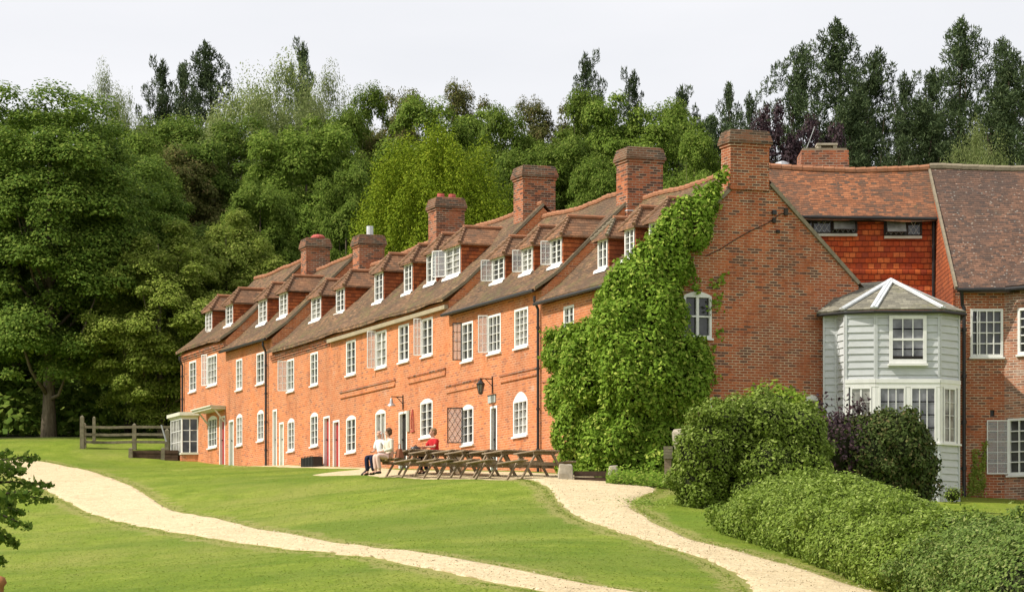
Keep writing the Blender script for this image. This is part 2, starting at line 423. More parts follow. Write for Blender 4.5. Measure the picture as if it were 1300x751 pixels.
# ------------------------------------------------------------------ terrain
_cp = [(0, 557, 118), (100, 559, 115), (220, 566, 113), (10, 600, 93), (232, 582, 110.5), (345, 590, 100), (437, 593, 92.8), (560, 598, 83.5),
       (300, 592, 102), (500, 599, 82), (600, 602, 77.5), (700, 605, 73), (740, 607, 71.2), (820, 613, 71), (870, 622, 69),
       (0, 640, 79), (0, 700, 60), (0, 751, 46), (300, 600, 93), (300, 640, 75), (300, 700, 55), (300, 751, 43),
       (600, 613, 71), (600, 640, 62), (600, 700, 47.5), (600, 751, 39), (900, 640, 63), (900, 668, 57), (900, 700, 50), (900, 751, 41),
       (1200, 638, 72.5), (1060, 640, 70), (1280, 639, 74), (1300, 657, 64), (1200, 745, 44), (1300, 760, 42)]
CP = [tuple(at(*c)) for c in _cp]
CP += [(-12, 0, -1.7), (0, 0, -1.7), (12, 0, -1.7), (-60, 200, 20), (0, 200, 19), (60, 200, 18), (60, 120, 9.5), (-60, 120, 9.5),
       (-40, 60, 3.2), (40, 60, 2.4), (-60, 0, -1.5), (60, 0, -2), (20, 92, 6.2), (-2, 110, 8.2), (3, 130, 10), (-25, 145, 12)]
CPA = np.array(CP)
def _tps(r2): return np.where(r2 > 0, r2 * np.log(np.maximum(r2, 1e-12)), 0)
_n = len(CPA)
_d = ((CPA[:, None, :2] - CPA[None, :, :2]) ** 2).sum(2)
_K = np.zeros((_n + 3, _n + 3)); _K[:_n, :_n] = _tps(_d) + np.eye(_n) * 8.0
_K[:_n, _n] = 1; _K[:_n, _n + 1:] = CPA[:, :2]; _K[_n:, :_n] = _K[:_n, _n:].T
_w = np.linalg.solve(_K, np.concatenate([CPA[:, 2], [0, 0, 0]]))
def TZ(x, y):
    x = np.atleast_1d(np.asarray(x, float)); y = np.atleast_1d(np.asarray(y, float))
    out = np.empty(x.shape)
    for i in range(0, x.size, 20000):
        xs, ys = x.ravel()[i:i + 20000], y.ravel()[i:i + 20000]
        r2 = (xs[:, None] - CPA[None, :, 0]) ** 2 + (ys[:, None] - CPA[None, :, 1]) ** 2
        out.ravel()[i:i + 20000] = _tps(r2) @ _w[:_n] + _w[_n] + _w[_n + 1] * xs + _w[_n + 2] * ys
    return out
def tz(x, y): return float(TZ(x, y)[0])
def hit(px, py, lo=20.0, hi=150.0):
    ys = np.arange(lo, hi, 0.1); kx = (px - CX) / F; kz = (HY - py) / F
    g = TZ(kx * ys, ys) - kz * ys
    i = np.argmax(g > 0)
    if g[i] <= 0: i = int(np.argmax(g))
    y = ys[i]
    if i > 0 and g[i] > 0 >= g[i - 1]: y = ys[i - 1] + .1 * (-g[i - 1]) / (g[i] - g[i - 1])
    return kx * y, y

LP_UP = [(-60, 578), (10, 583), (60, 583), (110, 597), (150, 608), (185, 628), (220, 648), (300, 668), (400, 684), (500, 699), (600, 716), (700, 736), (790, 751), (900, 772), (1000, 800)]
LP_DN = [(-60, 590), (12, 601), (35, 611), (70, 628), (100, 645), (150, 662), (200, 673), (300, 688), (400, 698), (480, 708), (560, 722), (650, 739), (715, 753), (820, 775), (900, 800)]
RP_L = [(640, 604.5), (675, 609), (700, 618), (712, 635), (740, 655), (775, 671), (840, 688), (895, 706), (948, 730), (965, 751), (1000, 800)]
RP_R = [(806, 612.5), (838, 620), (806, 630), (793, 642), (803, 654), (840, 673), (890, 692), (955, 707), (1030, 729), (1110, 751), (1200, 780)]
def resample(pl, n):
    t = np.linspace(0, len(pl) - 1, n); a = np.array(pl, float)
    return np.stack([np.interp(t, range(len(pl)), a[:, 0]), np.interp(t, range(len(pl)), a[:, 1])], 1)
def TZN(x, y):
    from mathutils import noise as nz
    z = TZ(x, y)
    return z + np.array([nz.noise(Vector((a * .6, b * .35, 0))) * 0.035 for a, b in zip(np.ravel(x), np.ravel(y))])
def vnoise(p, s): 
    from mathutils import noise as nz
    return nz.noise(Vector((p[0] * s, p[1] * s, 3.3)))
def ribbon(U, D, n, k):
    def smooth(L):
        w = np.array([hit(*p) for p in resample(L, 90)])
        for _ in range(14): w[1:-1] = (w[:-2] + 2 * w[1:-1] + w[2:]) / 4
        t = np.linspace(0, 89, n)
        return np.stack([np.interp(t, range(90), w[:, 0]), np.interp(t, range(90), w[:, 1])], 1)
    U, D = smooth(U), smooth(D)
    dv = D - U; dv /= np.linalg.norm(dv, axis=1)[:, None]; U = U - dv * .18; D = D + dv * .18
    rows = []
    for i in range(n):
        for j in range(k + 1):
            f = j / k
            p = U[i] * (1 - f) + D[i] * f
            if j in (0, k): p = p + np.array([vnoise(p, 2.1), vnoise(p + 9, 2.1)]) * 0.20 + np.array([vnoise(p, 4), vnoise(p + 5, 4)]) * 0.05
            rows.append(p)
    return np.array(rows)
def sheet(P, n, k, name, mat_, lift=0.02):
    z = TZN(P[:, 0], P[:, 1]) + np.where(np.isin(np.arange(len(P)) % (k + 1), (0, k)), -.03, lift)
    mb = MB()
    mb.add([(P[i, 0], P[i, 1], z[i]) for i in range(len(P))], [(i * (k + 1) + j, i * (k + 1) + j + 1, (i + 1) * (k + 1) + j + 1, (i + 1) * (k + 1) + j) for i in range(n - 1) for j in range(k)])
    o = build(mb, name, mat_, norm=False)
    me = o.data
    if me.polygons[0].normal.z < 0: me.flip_normals()
    me.shade_smooth()
    tag(o, None, None, kind='structure')
    return o

# gravel
m, n, l, b = new_mat('pale_gravel', 0.95, 0.1)
g = n.new('ShaderNodeNewGeometry').outputs['Position']
c = ramp(n, l, noise(n, l, g, 14, 8, 0.8), [(0.28, (0.38, 0.29, 0.16)), (0.5, (0.62, 0.50, 0.31)), (0.72, (0.78, 0.67, 0.47))])
c = mix(n, l, ramp(n, l, noise(n, l, g, 0.6, 6, 0.7), [(0.5, 0), (0.75, 0.5)]), c, (0.50, 0.38, 0.22))
c = mix(n, l, ramp(n, l, noise(n, l, g, 5, 6, 0.8), [(0.66, 0), (0.74, 0.6)]), c, (0.3, 0.25, 0.12))
c = mix(n, l, 0.9, c, ramp(n, l, noise(n, l, g, 3.0, 8, 0.8), [(0.3, 0.80), (0.6, 1.12)]), 'MULTIPLY')
c = mix(n, l, 0.9, c, ramp(n, l, noise(n, l, g, 30, 3, 0.8), [(0.3, 0.72), (0.6, 1.15)]), 'MULTIPLY')
l.new(c, b.inputs['Base Color']); bump(n, l, noise(n, l, g, 22, 6, 0.8), b, 0.8, 0.04)
GRAVEL = m
NL, NR, KL, KR = 420, 300, 20, 14
pl_pts = ribbon(LP_UP, LP_DN, NL, KL); pr_pts = ribbon(RP_L, RP_R, NR, KR)
pl3, pr3 = pl_pts.reshape(NL, KL + 1, 2), pr_pts.reshape(NR, KR + 1, 2)

# lawn with worn edges beside the paths
def near_path(X, Y):
    q = np.concatenate([pl3[::3, ::4].reshape(-1, 2), pr3[::3, ::4].reshape(-1, 2), pr3[::3, -1]])
    out = np.empty(X.size); xf, yf = X.ravel(), Y.ravel()
    for i in range(0, X.size, 20000):
        d2 = (xf[i:i + 20000, None] - q[None, :, 0]) ** 2 + (yf[i:i + 20000, None] - q[None, :, 1]) ** 2
        out[i:i + 20000] = np.sqrt(d2.min(1))
    return out
xs = np.concatenate([np.linspace(-700, -60, 20), np.arange(-59, -26, 1.5), np.arange(-26, 22, 0.3), np.arange(22, 60, 1.5), np.linspace(61, 700, 20)])
ys = np.concatenate([np.linspace(-200, 25, 16), np.arange(26, 118, 0.4), np.arange(118, 200, 2), np.linspace(202, 1200, 22)])
X, Y = np.meshgrid(xs, ys)
Xc = np.clip(X, -110, 110); Yc = np.clip(Y, -20, 205)
Z = TZ(Xc.ravel(), Yc.ravel()).reshape(X.shape)
Z = Z + np.maximum(0, Y - 205) * 0.02
inner = (X > -26) & (X < 22) & (Y > 26) & (Y < 118)
from mathutils import noise as _nz
for idx in np.argwhere(inner):
    i, j = idx
    Z[i, j] += _nz.noise(Vector((X[i, j] * .6, Y[i, j] * .35, 0))) * 0.035
verts = np.stack([X, Y, Z], 2).reshape(-1, 3)
nx, ny = len(xs), len(ys)
ii = (np.arange(ny - 1)[:, None] * nx + np.arange(nx - 1)[None, :]).ravel()
faces = np.stack([ii, ii + 1, ii + nx + 1, ii + nx], 1)
me = bpy.data.meshes.new('ground')
me.from_pydata(verts.tolist(), [], faces.tolist())
uvbox(me); me.shade_smooth()
dist = np.full(X.size, 9.0)
msk = inner.ravel()
dist[msk] = near_path(X.ravel()[msk], Y.ravel()[msk])
wear = np.clip(1 - dist / 0.6, 0, 1)
at_ = me.attributes.new('wear', 'FLOAT', 'POINT'); at_.data.foreach_set('value', wear)
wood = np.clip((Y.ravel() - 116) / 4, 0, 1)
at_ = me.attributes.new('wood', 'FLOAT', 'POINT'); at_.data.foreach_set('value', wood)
m, n, l, b = new_mat('mown_grass', 0.9, 0.12)
g = n.new('ShaderNodeNewGeometry').outputs['Position']
c = ramp(n, l, noise(n, l, g, 1.1, 8, 0.72, (1.0, 0.45, 1)), [(0.3, (0.13, 0.19, 0.018)), (0.5, (0.20, 0.265, 0.027)), (0.68, (0.28, 0.325, 0.05))])
c = mix(n, l, ramp(n, l, noise(n, l, g, 0.22, 6, 0.7, (1, 0.5, 1)), [(0.45, 0), (0.64, 0.85)]), c, (0.26, 0.275, 0.06))
c = mix(n, l, ramp(n, l, noise(n, l, g, 0.13, 4, 0.6, (0.6, 1.6, 1)), [(0.46, 0), (0.62, 0.7)]), c, (0.105, 0.18, 0.015))
c = mix(n, l, 0.9, c, ramp(n, l, noise(n, l, g, 11, 6, 0.8, (1, .6, 1)), [(0.3, 0.75), (0.7, 1.22)]), 'MULTIPLY')
wa = n.new('ShaderNodeAttribute'); wa.attribute_name = 'wear'
wnz = n.new('ShaderNodeMath'); wnz.operation = 'MULTIPLY_ADD'; wnz.inputs[1].default_value = 1.2
l.new(noise(n, l, g, 2.2, 7, 0.75), wnz.inputs[0]); l.new(wa.outputs['Fac'], wnz.inputs[2])
c = mix(n, l, ramp(n, l, wnz.outputs[0], [(0.75, 0), (1.5, 0.65)]), c, (0.34, 0.30, 0.11))
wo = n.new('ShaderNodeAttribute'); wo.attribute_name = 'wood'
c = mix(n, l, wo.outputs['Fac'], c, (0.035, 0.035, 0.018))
l.new(c, b.inputs['Base Color']); bump(n, l, noise(n, l, g, 16, 6, 0.8), b, 0.8, 0.06)
me.materials.append(m)
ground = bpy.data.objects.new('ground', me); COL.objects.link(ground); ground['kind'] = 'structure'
sheet(pl_pts, NL, KL, 'path', GRAVEL, 0.03)
sheet(pr_pts, NR, KR, 'path', GRAVEL, 0.03)

# ------------------------------------------------------------------ the cottage row
P0 = (3.76, 73.0)
FA = Plane(P0, (0.425, -0.905))              # facade plane: a runs towards the near corner (a = 0), negative away
E = Vector((0.96, 0.28, 0)); D = -FA.A       # E across the houses (depth of a house), D along the row, away
def W(s, t, z): return Vector((P0[0], P0[1], 0)) + D * s + E * t + Vector((0, 0, z))
TR, TB = 3.24, 6.47                          # ridge and back wall
GP = Plane(P0, (0.96, 0.28))                 # gable plane

def solve_roof(px, py, eave):               # point on the front roof slope seen at this photo pixel
    kx, kz = (px - CX) / F, (HY - py) / F
    # x = P0x + D.x s + E.x t ; y = ...; x = kx y ; kz y = eave + t
    A = np.array([[D.x, E.x, -kx], [D.y, E.y, -1.0], [0, -1.0, kz]])
    s, t, y = np.linalg.solve(A, np.array([-P0[0], -P0[1], eave]))
    return s, t

def boolcut(o, cut):
    md = o.modifiers.new('cut', 'BOOLEAN'); md.object = cut; md.operation = 'DIFFERENCE'; md.solver = 'EXACT'
    dg = bpy.context.evaluated_depsgraph_get(); dg.update()
    me = bpy.data.meshes.new_from_object(o.evaluated_get(dg))
    o.modifiers.clear()
    old = o.data; o.data = me; me.name = old.name
    bpy.data.objects.remove(cut)
    uvbox(me)

def arch_pts(a0, a1, z0, z1, rise, k=7):
    if rise <= 0: return [(a0, z0), (a1, z0), (a1, z1), (a0, z1)]
    pts = [(a0, z0), (a1, z0)]
    for i in range(k + 1):
        f = i / k
        pts.append((a1 + (a0 - a1) * f, z1 - rise + rise * (1 - (2 * f - 1) ** 2)))
    return pts

def cutter(pl, mb, a0, a1, z0, z1, rise=0, depth=0.1):
    q = arch_pts(a0, a1, z0, z1, rise)
    mb.prism([pl.P(a, -depth, z) for a, z in q], [pl.P(a, 0.3, z) for a, z in q])

def window_mesh(pl, a0, a1, z0, z1, rise=0, cols=2, rows=4, depth=0.1, fw=0.07, bar=0.034, hbar=0.013, proud=0.012, sill=True, frame_mat=0, off=0.0, open_slots=()):
    """frame, bars and panes in one pair of meshes; returns (frame mb, glass mb)"""
    fr, gl = MB(), MB()
    o1 = proud + off; o0 = -depth + 0.02 + off
    zt = z1 - rise
    pl.box(fr, a0, a0 + fw, o0, o1, z0, zt); pl.box(fr, a1 - fw, a1, o0, o1, z0, zt)
    pl.box(fr, a0 + fw, a1 - fw, o0, o1, z0, z0 + fw * 1.2)
    top = arch_pts(a0, a1, zt - fw, z1, rise + 0.0) if rise > 0 else [(a0 + fw, zt - fw), (a1 - fw, zt - fw), (a1 - fw, zt), (a0 + fw, zt)]
    if rise > 0: top = [(a0 + fw, zt - fw), (a1 - fw, zt - fw), (a1 - fw, zt)] + arch_pts(a0, a1, 0, z1, rise)[2:] + [(a0 + fw, zt)]
    if rise > 0:
        top = [(a0, zt + .0005), (a1, zt + .0005)] + arch_pts(a0, a1, 0, z1 , rise)[3:-1]
        fr.prism([pl.P(a, o0, z) for a, z in top], [pl.P(a, o1, z) for a, z in top])
        pl.box(fr, a0 + fw, a1 - fw, o0, o1, zt - fw * .6, zt)
    else:
        pl.box(fr, a0 + fw, a1 - fw, o0, o1, zt - fw, zt)
    ia0, ia1, iz0, iz1 = a0 + fw, a1 - fw, z0 + fw * 1.2, zt - fw * (0.6 if rise > 0 else 1)
    for i in range(1, cols):
        a = ia0 + (ia1 - ia0) * i / cols; wd = bar if cols != 2 else bar * 1.6
        pl.box(fr, a - wd / 2, a + wd / 2, o0 + .02, o1 - .014, iz0, iz1)
    for i in range(1, rows):
        z = iz0 + (iz1 - iz0) * i / rows
        pl.box(fr, ia0, ia1, o0 + .022, o1 - .02, z - hbar / 2, z + hbar / 2)
    pl.box(gl, ia0, ia1, o0 - 0.006, o0 + 0.006, iz0, iz1)
    if sill: pl.box(fr, a0 - 0.04, a1 + 0.04, -depth + .02 + off, 0.07 + off, z0 - 0.055, z0 - 0.001)
    return fr, gl

def window(pl, parent, r, rise=0, cols=3, rows=4, glass=None, name='window', cut=None, **kw):
    a0, a1, z0, z1 = r
    dp = kw.get('depth', 0.1)
    if cut is not None: cutter(pl, cut, a0, a1, z0, z1, rise, dp)
    fr, gl = window_mesh(pl, a0, a1, z0, z1, rise, cols, rows, **kw)
    mb = MB(); mb.v, mb.f, mb.m = fr.v, fr.f, fr.m
    w = build(mb, name, kw.get('fmat', WHITE), parent)
    build(gl, 'glass', glass or GLASS, w)
    return w

def casement(pl, parent, a_h, z0, z1, width, ang, mat_=None, cols=2, rows=4, leaded=False, o=0.02):
    """an opened window leaf hinged at a_h, swung out by ang degrees; a mesh of frame and bars plus clear panes"""
    mat_ = mat_ or WHITE
    d = (pl.A * math.cos(R(ang)) + pl.N * math.sin(R(ang)))
    q = Plane((0, 0), (d.x, d.y)); q.O = pl.P(a_h, o, 0)
    fr, gl = MB(), MB(); fw = 0.03
    q.box(fr, 0, width, -.015, .015, z0, z0 + fw); q.box(fr, 0, width, -.015, .015, z1 - fw, z1)
    q.box(fr, 0, fw, -.015, .015, z0 + fw, z1 - fw); q.box(fr, width - fw, width, -.015, .015, z0 + fw, z1 - fw)
    if leaded:
        n_ = 7; w_, h_ = width - 2 * fw, z1 - z0 - 2 * fw; st = w_ / 2.5
        k = -h_
        while k < w_ + h_:
            for sg in (1, -1):
                # line a = k + sg*(z) clipped to the pane
                z_a, z_b = 0, h_
                a_a, a_b = (k, k + h_ * .6) if sg > 0 else (w_ - k, w_ - k - h_ * .6)
                # clip
                for _ in range(2):
                    if a_a > a_b: a_a, a_b, z_a, z_b = a_b, a_a, z_b, z_a
                    if a_b <= 0 or a_a >= w_: break
                    if a_a < 0: z_a += (z_b - z_a) * (0 - a_a) / (a_b - a_a); a_a = 0
                    if a_b > w_: z_b = z_a + (z_b - z_a) * (w_ - a_a) / (a_b - a_a); a_b = w_
                else:
                    if a_b - a_a > .02: fr.bar(q.P(fw + a_a, 0, z0 + fw + z_a), q.P(fw + a_b, 0, z0 + fw + z_b), .012, .012, up=tuple(q.N))
            k += st
    else:
        for i in range(1, cols):
            a = width * i / cols; q.box(fr, a - .007, a + .007, -.008, .008, z0 + fw, z1 - fw)
        for i in range(1, rows):
            z = z0 + (z1 - z0) * i / rows; q.box(fr, fw, width - fw, -.008, .008, z - .007, z + .007)
    q.box(gl, fw, width - fw, -.003, .003, z0 + fw, z1 - fw)
    c_ = build(fr, 'open_casement', mat_, parent)
    build(gl, 'glass', CLEAR, c_)

SECT = [  # name, px of left end, px of right end, eave z, label
    ('A', 229.5, 286.5, 12.46, 'orange brick end cottage farthest from the camera with a white canted bay window'),
    ('B', 286.5, 345.5, 11.93, 'narrow orange brick cottage left of the drainpipe with a grey door and two dormers'),
    ('C', 345.5, 419.5, 11.33, 'orange brick cottage with brown gabled end, red capped chimney and corbelled brick eaves'),
    ('D', 419.5, 570.0, 11.34, 'orange brick cottage with pale eaves board, four dormers and a twin pot chimney'),
    ('E', 570.0, 688.0, 10.83, 'orange brick cottage with lantern above its door and three open dormer casements'),
    ('F', 688.0, None, 10.36, 'end cottage with broad red brick gable wall half covered by green creeper'),
]
from mathutils import noise as nz
HOUSE = {}
def roof_slab(s0, s1, ev, parent, mat_=ROOF, verge_near=True):
    mb = MB(); th = 0.13
    ns = max(3, int((s1 - s0) / 0.5)); nt = 9
    def pt(s, t, top):
        f = (t - (-0.22)) / (TR + 0.22)
        z = ev + t * 1.0 + (th if top else 0)
        e_ = min(1, (s - s0) / .6, (s1 - s) / .6)
        z += (nz.noise(Vector((s * .45, t * .6, ev * 3))) * .10 + nz.noise(Vector((s * 1.6, t * 1.6, 7))) * .025) * (0.35 + .65 * e_) 
        z -= 0.07 * math.sin(math.pi * (s - s0) / (s1 - s0)) * max(0, f)
        if t < 0.5: z += (0.5 - t) * 0.28      # sprocketed eaves flare
        return W(s, t, z)
    for top in (1, 0):
        for i in range(ns):
            for j in range(nt):
                sa, sb = s0 + (s1 - s0) * i / ns, s0 + (s1 - s0) * (i + 1) / ns
                ta, tb = -.22 + (TR + .22) * j / nt, -.22 + (TR + .22) * (j + 1) / nt
                mb.add([pt(sa, ta, top), pt(sb, ta, top), pt(sb, tb, top), pt(sa, tb, top)], [(0, 1, 2, 3)])
    for i in range(ns):
        sa, sb = s0 + (s1 - s0) * i / ns, s0 + (s1 - s0) * (i + 1) / ns
        mb.add([pt(sa, -.22, 0), pt(sb, -.22, 0), pt(sb, -.22, 1), pt(sa, -.22, 1)], [(0, 1, 2, 3)])
    for s in (s0, s1):
        for j in range(nt):
            ta, tb = -.22 + (TR + .22) * j / nt, -.22 + (TR + .22) * (j + 1) / nt
            mb.add([pt(s, ta, 0), pt(s, tb, 0), pt(s, tb, 1), pt(s, ta, 1)], [(0, 1, 2, 3)])
    # rear slope
    a, b_ = pt(s0, TR, 1), pt(s1, TR, 1)
    mb.add([a, b_, W(s1, TB + .3, ev - .18), W(s0, TB + .3, ev - .18)], [(0, 1, 2, 3)])
    o = build(mb, 'roof', mat_, parent, norm=False)
    bm = bmesh.new(); bm.from_mesh(o.data); bmesh.ops.remove_doubles(bm, verts=bm.verts, dist=.002); bmesh.ops.recalc_face_normals(bm, faces=bm.faces); bm.to_mesh(o.data); bm.free(); 
    uvbox(o.data)
    # ridge tiles as short half-round lengths
    rt = MB(); s = s0
    while s < s1 - .05:
        e_ = min(s + .33, s1)
        p, q = pt(s, TR, 1) + Vector((0, 0, .0)), pt(e_, TR, 1) + Vector((0, 0, .015))
        rt.tube([p, q], [.09, .10], 8); s = e_
    build(rt, 'ridge_tiles', CLAY, o)
    if verge_near:
        vb = MB()
        for j in range(nt):
            ta, tb = -.22 + (TR + .22) * j / nt, -.22 + (TR + .22) * (j + 1) / nt
            if s0 < .1 and tb > 2.6: continue
            vb.bar(pt(s0, ta, 1) + Vector((0, 0, -.045)) - D * .03, pt(s0, tb, 1) + Vector((0, 0, -.045)) - D * .03, .05, .09)
        build(vb, 'verge', MORTAR, o)
    return pt

def chimney(s, t, ztop, zbot, L, Wd, parent, cap='plain', pots=0, mat_=None):
    mb = MB()
    def blk(l_, w_, z0, z1, l2=None, w2=None, mi=0):
        l2 = l2 or l_; w2 = w2 or w_
        mb.hexa([W(s - l_ / 2, t - w_ / 2, z0), W(s - l_ / 2, t + w_ / 2, z0), W(s + l_ / 2, t + w_ / 2, z0), W(s + l_ / 2, t - w_ / 2, z0),
                 W(s - l2 / 2, t - w2 / 2, z1), W(s - l2 / 2, t + w2 / 2, z1), W(s + l2 / 2, t + w2 / 2, z1), W(s + l2 / 2, t - w2 / 2, z1)], mi)
    zc = ztop - 0.48
    blk(L, Wd, zbot, zc)
    blk(L + .07, Wd + .07, zc, zc + .075); blk(L + .15, Wd + .15, zc + .075, zc + .15, mi=2)
    blk(L + .15, Wd + .15, zc + .15, ztop - .03, L + .0, Wd + .0, mi=2)
    blk(L - .05, Wd - .05, ztop - .03, ztop, L - .12, Wd - .12, 1)
    c_ = build(mb, 'chimney', [mat_ or BRICKC, BRICKS, BRICKS], parent)
    fl = MB()
    fl.box(0, 0, 0, 0, 0, 0) if False else None
    if pots:
        for k in range(pots):
            pb = MB(); q = W(s, t + (k - (pots - 1) / 2) * .42, ztop)
            pb.lathe(q, [(.13, -.02), (.14, .1), (.125, .12), (.13, .16), (.1, .165), (.1, .1)], 12)
            build(pb, 'chimney_pot', REDCLAY, c_)
    return c_

def dormer(px0, px1, pyt, pyb, ev, parent, cols=2, rows=4, leaf=None, glass=None, broad=0.0):
    s0, t = solve_roof(px0, pyb, ev + .1)
    q = W(s0, t, 0)
    pl = Plane(q[:2], FA.A[:2])
    a1 = pl.a(px1); z0 = pl.z(px0, pyb); z1 = pl.z(px1, pyt)
    m_ = 0.07
    A, EE = pl.A, E
    def Q(a, b_, z): return pl.O + A * a + EE * b_ + Vector((0, 0, z))
    zt = z1 + 0.05
    back = lambda z: z - ev - t            # how far back along E the main roof reaches height z
    body = MB()
    # side walls (cheeks) and front surround
    bb = back(zt) + .1
    for a in (-m_, a1 + m_):
        a_i = a + (.06 if a < 0 else -.06)
        body.prism([Q(a, 0.0, z0 - .1), Q(a, bb, zt - .05), Q(a, bb, zt), Q(a, 0, zt)], [Q(a_i, 0.0, z0 - .1), Q(a_i, bb, zt - .05), Q(a_i, bb, zt), Q(a_i, 0, zt)], 0)
    body.hexa([Q(-m_ + .06, .02, zt - .06), Q(a1 + m_ - .06, .02, zt - .06), Q(a1 + m_ - .06, bb, zt - .06), Q(-m_ + .06, bb, zt - .06), Q(-m_ + .06, .02, zt - .01), Q(a1 + m_ - .06, .02, zt - .01), Q(a1 + m_ - .06, bb, zt - .01), Q(-m_ + .06, bb, zt - .01)])
    d_ = build(body, 'dormer', CHEEK, parent)
    # roof
    ov = .13; w = a1 + 2 * m_ + 2 * ov; h = min(.62, w * .5 + .08); zr = zt + h
    al, ar = -m_ - ov, a1 + m_ + ov; am = (al + ar) / 2; hf = h * .85
    rb = MB(); b_e = back(zt) + .15; b_r = back(zr) + .1
    th = Vector((0, 0, .07))
    LF, RF, RB, LB = Q(al, -ov, zt - .03), Q(ar, -ov, zt - .03), Q(ar, b_e, zt - .03), Q(al, b_e, zt - .03)
    HF, HB = Q(am, hf - ov, zr), Q(am, max(b_r, hf), zr)
    rb.add([LF, RF, RB, LB, HF, HB], [(0, 1, 4), (1, 2, 5, 4), (3, 0, 4, 5), (0, 3, 2, 1)])
    rb.add([LF + Vector((0, 0, -.06)), RF + Vector((0, 0, -.06)), RF, LF, RB + Vector((0, 0, -.06)), RB, LB + Vector((0, 0, -.06)), LB], [(0, 1, 2, 3), (1, 4, 5, 2), (6, 0, 3, 7)])
    build(rb, 'dormer_roof', DTILE, d_, norm=False)
    hb = MB()
    k = 6
    for (p, q_) in ((LF, HF), (RF, HF)):
        for i in range(k):
            u, v = p.lerp(q_, i / k), p.lerp(q_, (i + 1.15) / k if i < k - 1 else 1)
            hb.tube([u + Vector((0, 0, .03)), v + Vector((0, 0, .0))], [.065, .045], 6)
    build(hb, 'hip_tiles', HIPT if random.random() < .7 else MORTAR, d_)
    rg = MB(); rg.tube([HF - EE * .06 + Vector((0, 0, .02)), HB + Vector((0, 0, .02))], [.075, .075], 8); build(rg, 'ridge_tiles', CLAY, d_)
    fr, gl = window_mesh(pl, 0, a1, z0, z1, 0, cols, rows, depth=.09, fw=.06, bar=.035, hbar=.014, sill=False, off=.02)
    for v_, f_, m2 in ((gl, None, 1),):
        kk = len(fr.v); fr.v += v_.v; fr.f += [tuple(i + kk for i in f) for f in v_.f]; fr.m += [1] * len(v_.f)
    # lead apron below the window
    fr.prism([Q(-.08, -.14, z0 - .12), Q(a1 + .08, -.14, z0 - .12), Q(a1 + .04, .02, z0 + .0), Q(-.04, .02, z0 + .0)], [Q(-.1, -.1, z0 - .02), Q(a1 + .1, -.1, z0 - .02), Q(a1 + .04, .0, z0 + .03), Q(-.04, .0, z0 + .03)], 0)
    build(fr, 'window', [WHITE, glass or GLASS], d_)
    if leaf:
        cm = MB()
        d = (pl.A * math.cos(R(leaf)) + pl.N * math.sin(R(leaf)))
        qq = Plane((0, 0), (d.x, d.y)); qq.O = pl.P(0.02, .03, 0); wd = a1 * .42; fw = .03; za, zb = z0 + .05, z1 - .03
        qq.box(cm, 0, wd, -.012, .012, za, za + fw); qq.box(cm, 0, wd, -.012, .012, zb - fw, zb); qq.box(cm, 0, fw, -.012, .012, za, zb); qq.box(cm, wd - fw, wd, -.012, .012, za, zb)
        qq.box(cm, wd / 2 - .007, wd / 2 + .007, -.008, .008, za, zb)
        for i in range(1, 4):
            z = za + (zb - za) * i / 4; qq.box(cm, fw, wd - fw, -.008, .008, z - .006, z + .006)
        qq.box(cm, fw, wd - fw, -.003, .003, za, zb, 1)
        build(cm, 'open_casement', [WHITE, CLEAR], d_)

for nm, pxl, pxr, ev, lab in SECT:
    s0 = 0.0 if pxr is None else -FA.a(pxr)
    s1 = -FA.a(pxl)
    base = W((s0 + s1) / 2, TR, 0); zb = tz(W((s0 + s1) / 2, -.2, 0).x, W((s0 + s1) / 2, -.2, 0).y)
    h = thing('cottage', (base.x, base.y, zb), lab, 'cottage', 'terraced brick cottages stepping down the slope')
    HOUSE[nm] = dict(o=h, s0=s0, s1=s1, ev=ev, cut=MB())
EAVEP = plain('eaves_board_paint', (0.36, 0.30, 0.20), 0.15, 5, 0.7, dirt=0.4)
H = HOUSE
def fw_(sec, x0, x1, yt, yb, rise=0.0, cols=2, rows=4, glass=None, **kw):
    return window(FA, H[sec]['o'], FA.rect(x0, x1, yt, yb), rise, cols, rows, glass, cut=H[sec]['cut'], **kw)
def door(sec, x0, x1, yt, yb, mat_, open_=False, rows=0):
    a0, a1, z0, z1 = FA.rect(x0, x1, yt, yb); pl = FA
    z0 = min(z0, tz(*FA.P(a0, .3, 0)[:2])) - .15
    cutter(pl, H[sec]['cut'], a0, a1, z0, z1, 0, .16)
    fr = MB(); fw = .075
    pl.box(fr, a0, a0 + fw, -.14, .015, z0, z1); pl.box(fr, a1 - fw, a1, -.14, .015, z0, z1); pl.box(fr, a0 + fw, a1 - fw, -.14, .015, z1 - fw, z1)
    d_ = MB(); pl.box(d_, a0 + fw, a1 - fw, -.15, -.10, z0, z1 - fw)
    if mat_ is not DARKIN:
        n_ = 4
        for i in range(n_):
            u = a0 + fw + .02 + (a1 - a0 - 2 * fw - .04) * i / n_; v = u + (a1 - a0 - 2 * fw - .04) / n_ - .015
            pl.box(d_, u, v, -.10, -.088, z0 + .1, z1 - fw - .05)
    dd = build(d_, 'door', mat_, H[sec]['o'])
    build(fr, 'door_frame', WHITE, dd)
    hd = MB(); hz = z0 + 1.15; hd.tube([pl.P(a0 + fw + .08, -.09, hz), pl.P(a0 + fw + .08, -.04, hz)], .025, 8)
    build(hd, 'handle', BLACK, dd)
W2 = dict(cols=2, rows=4)
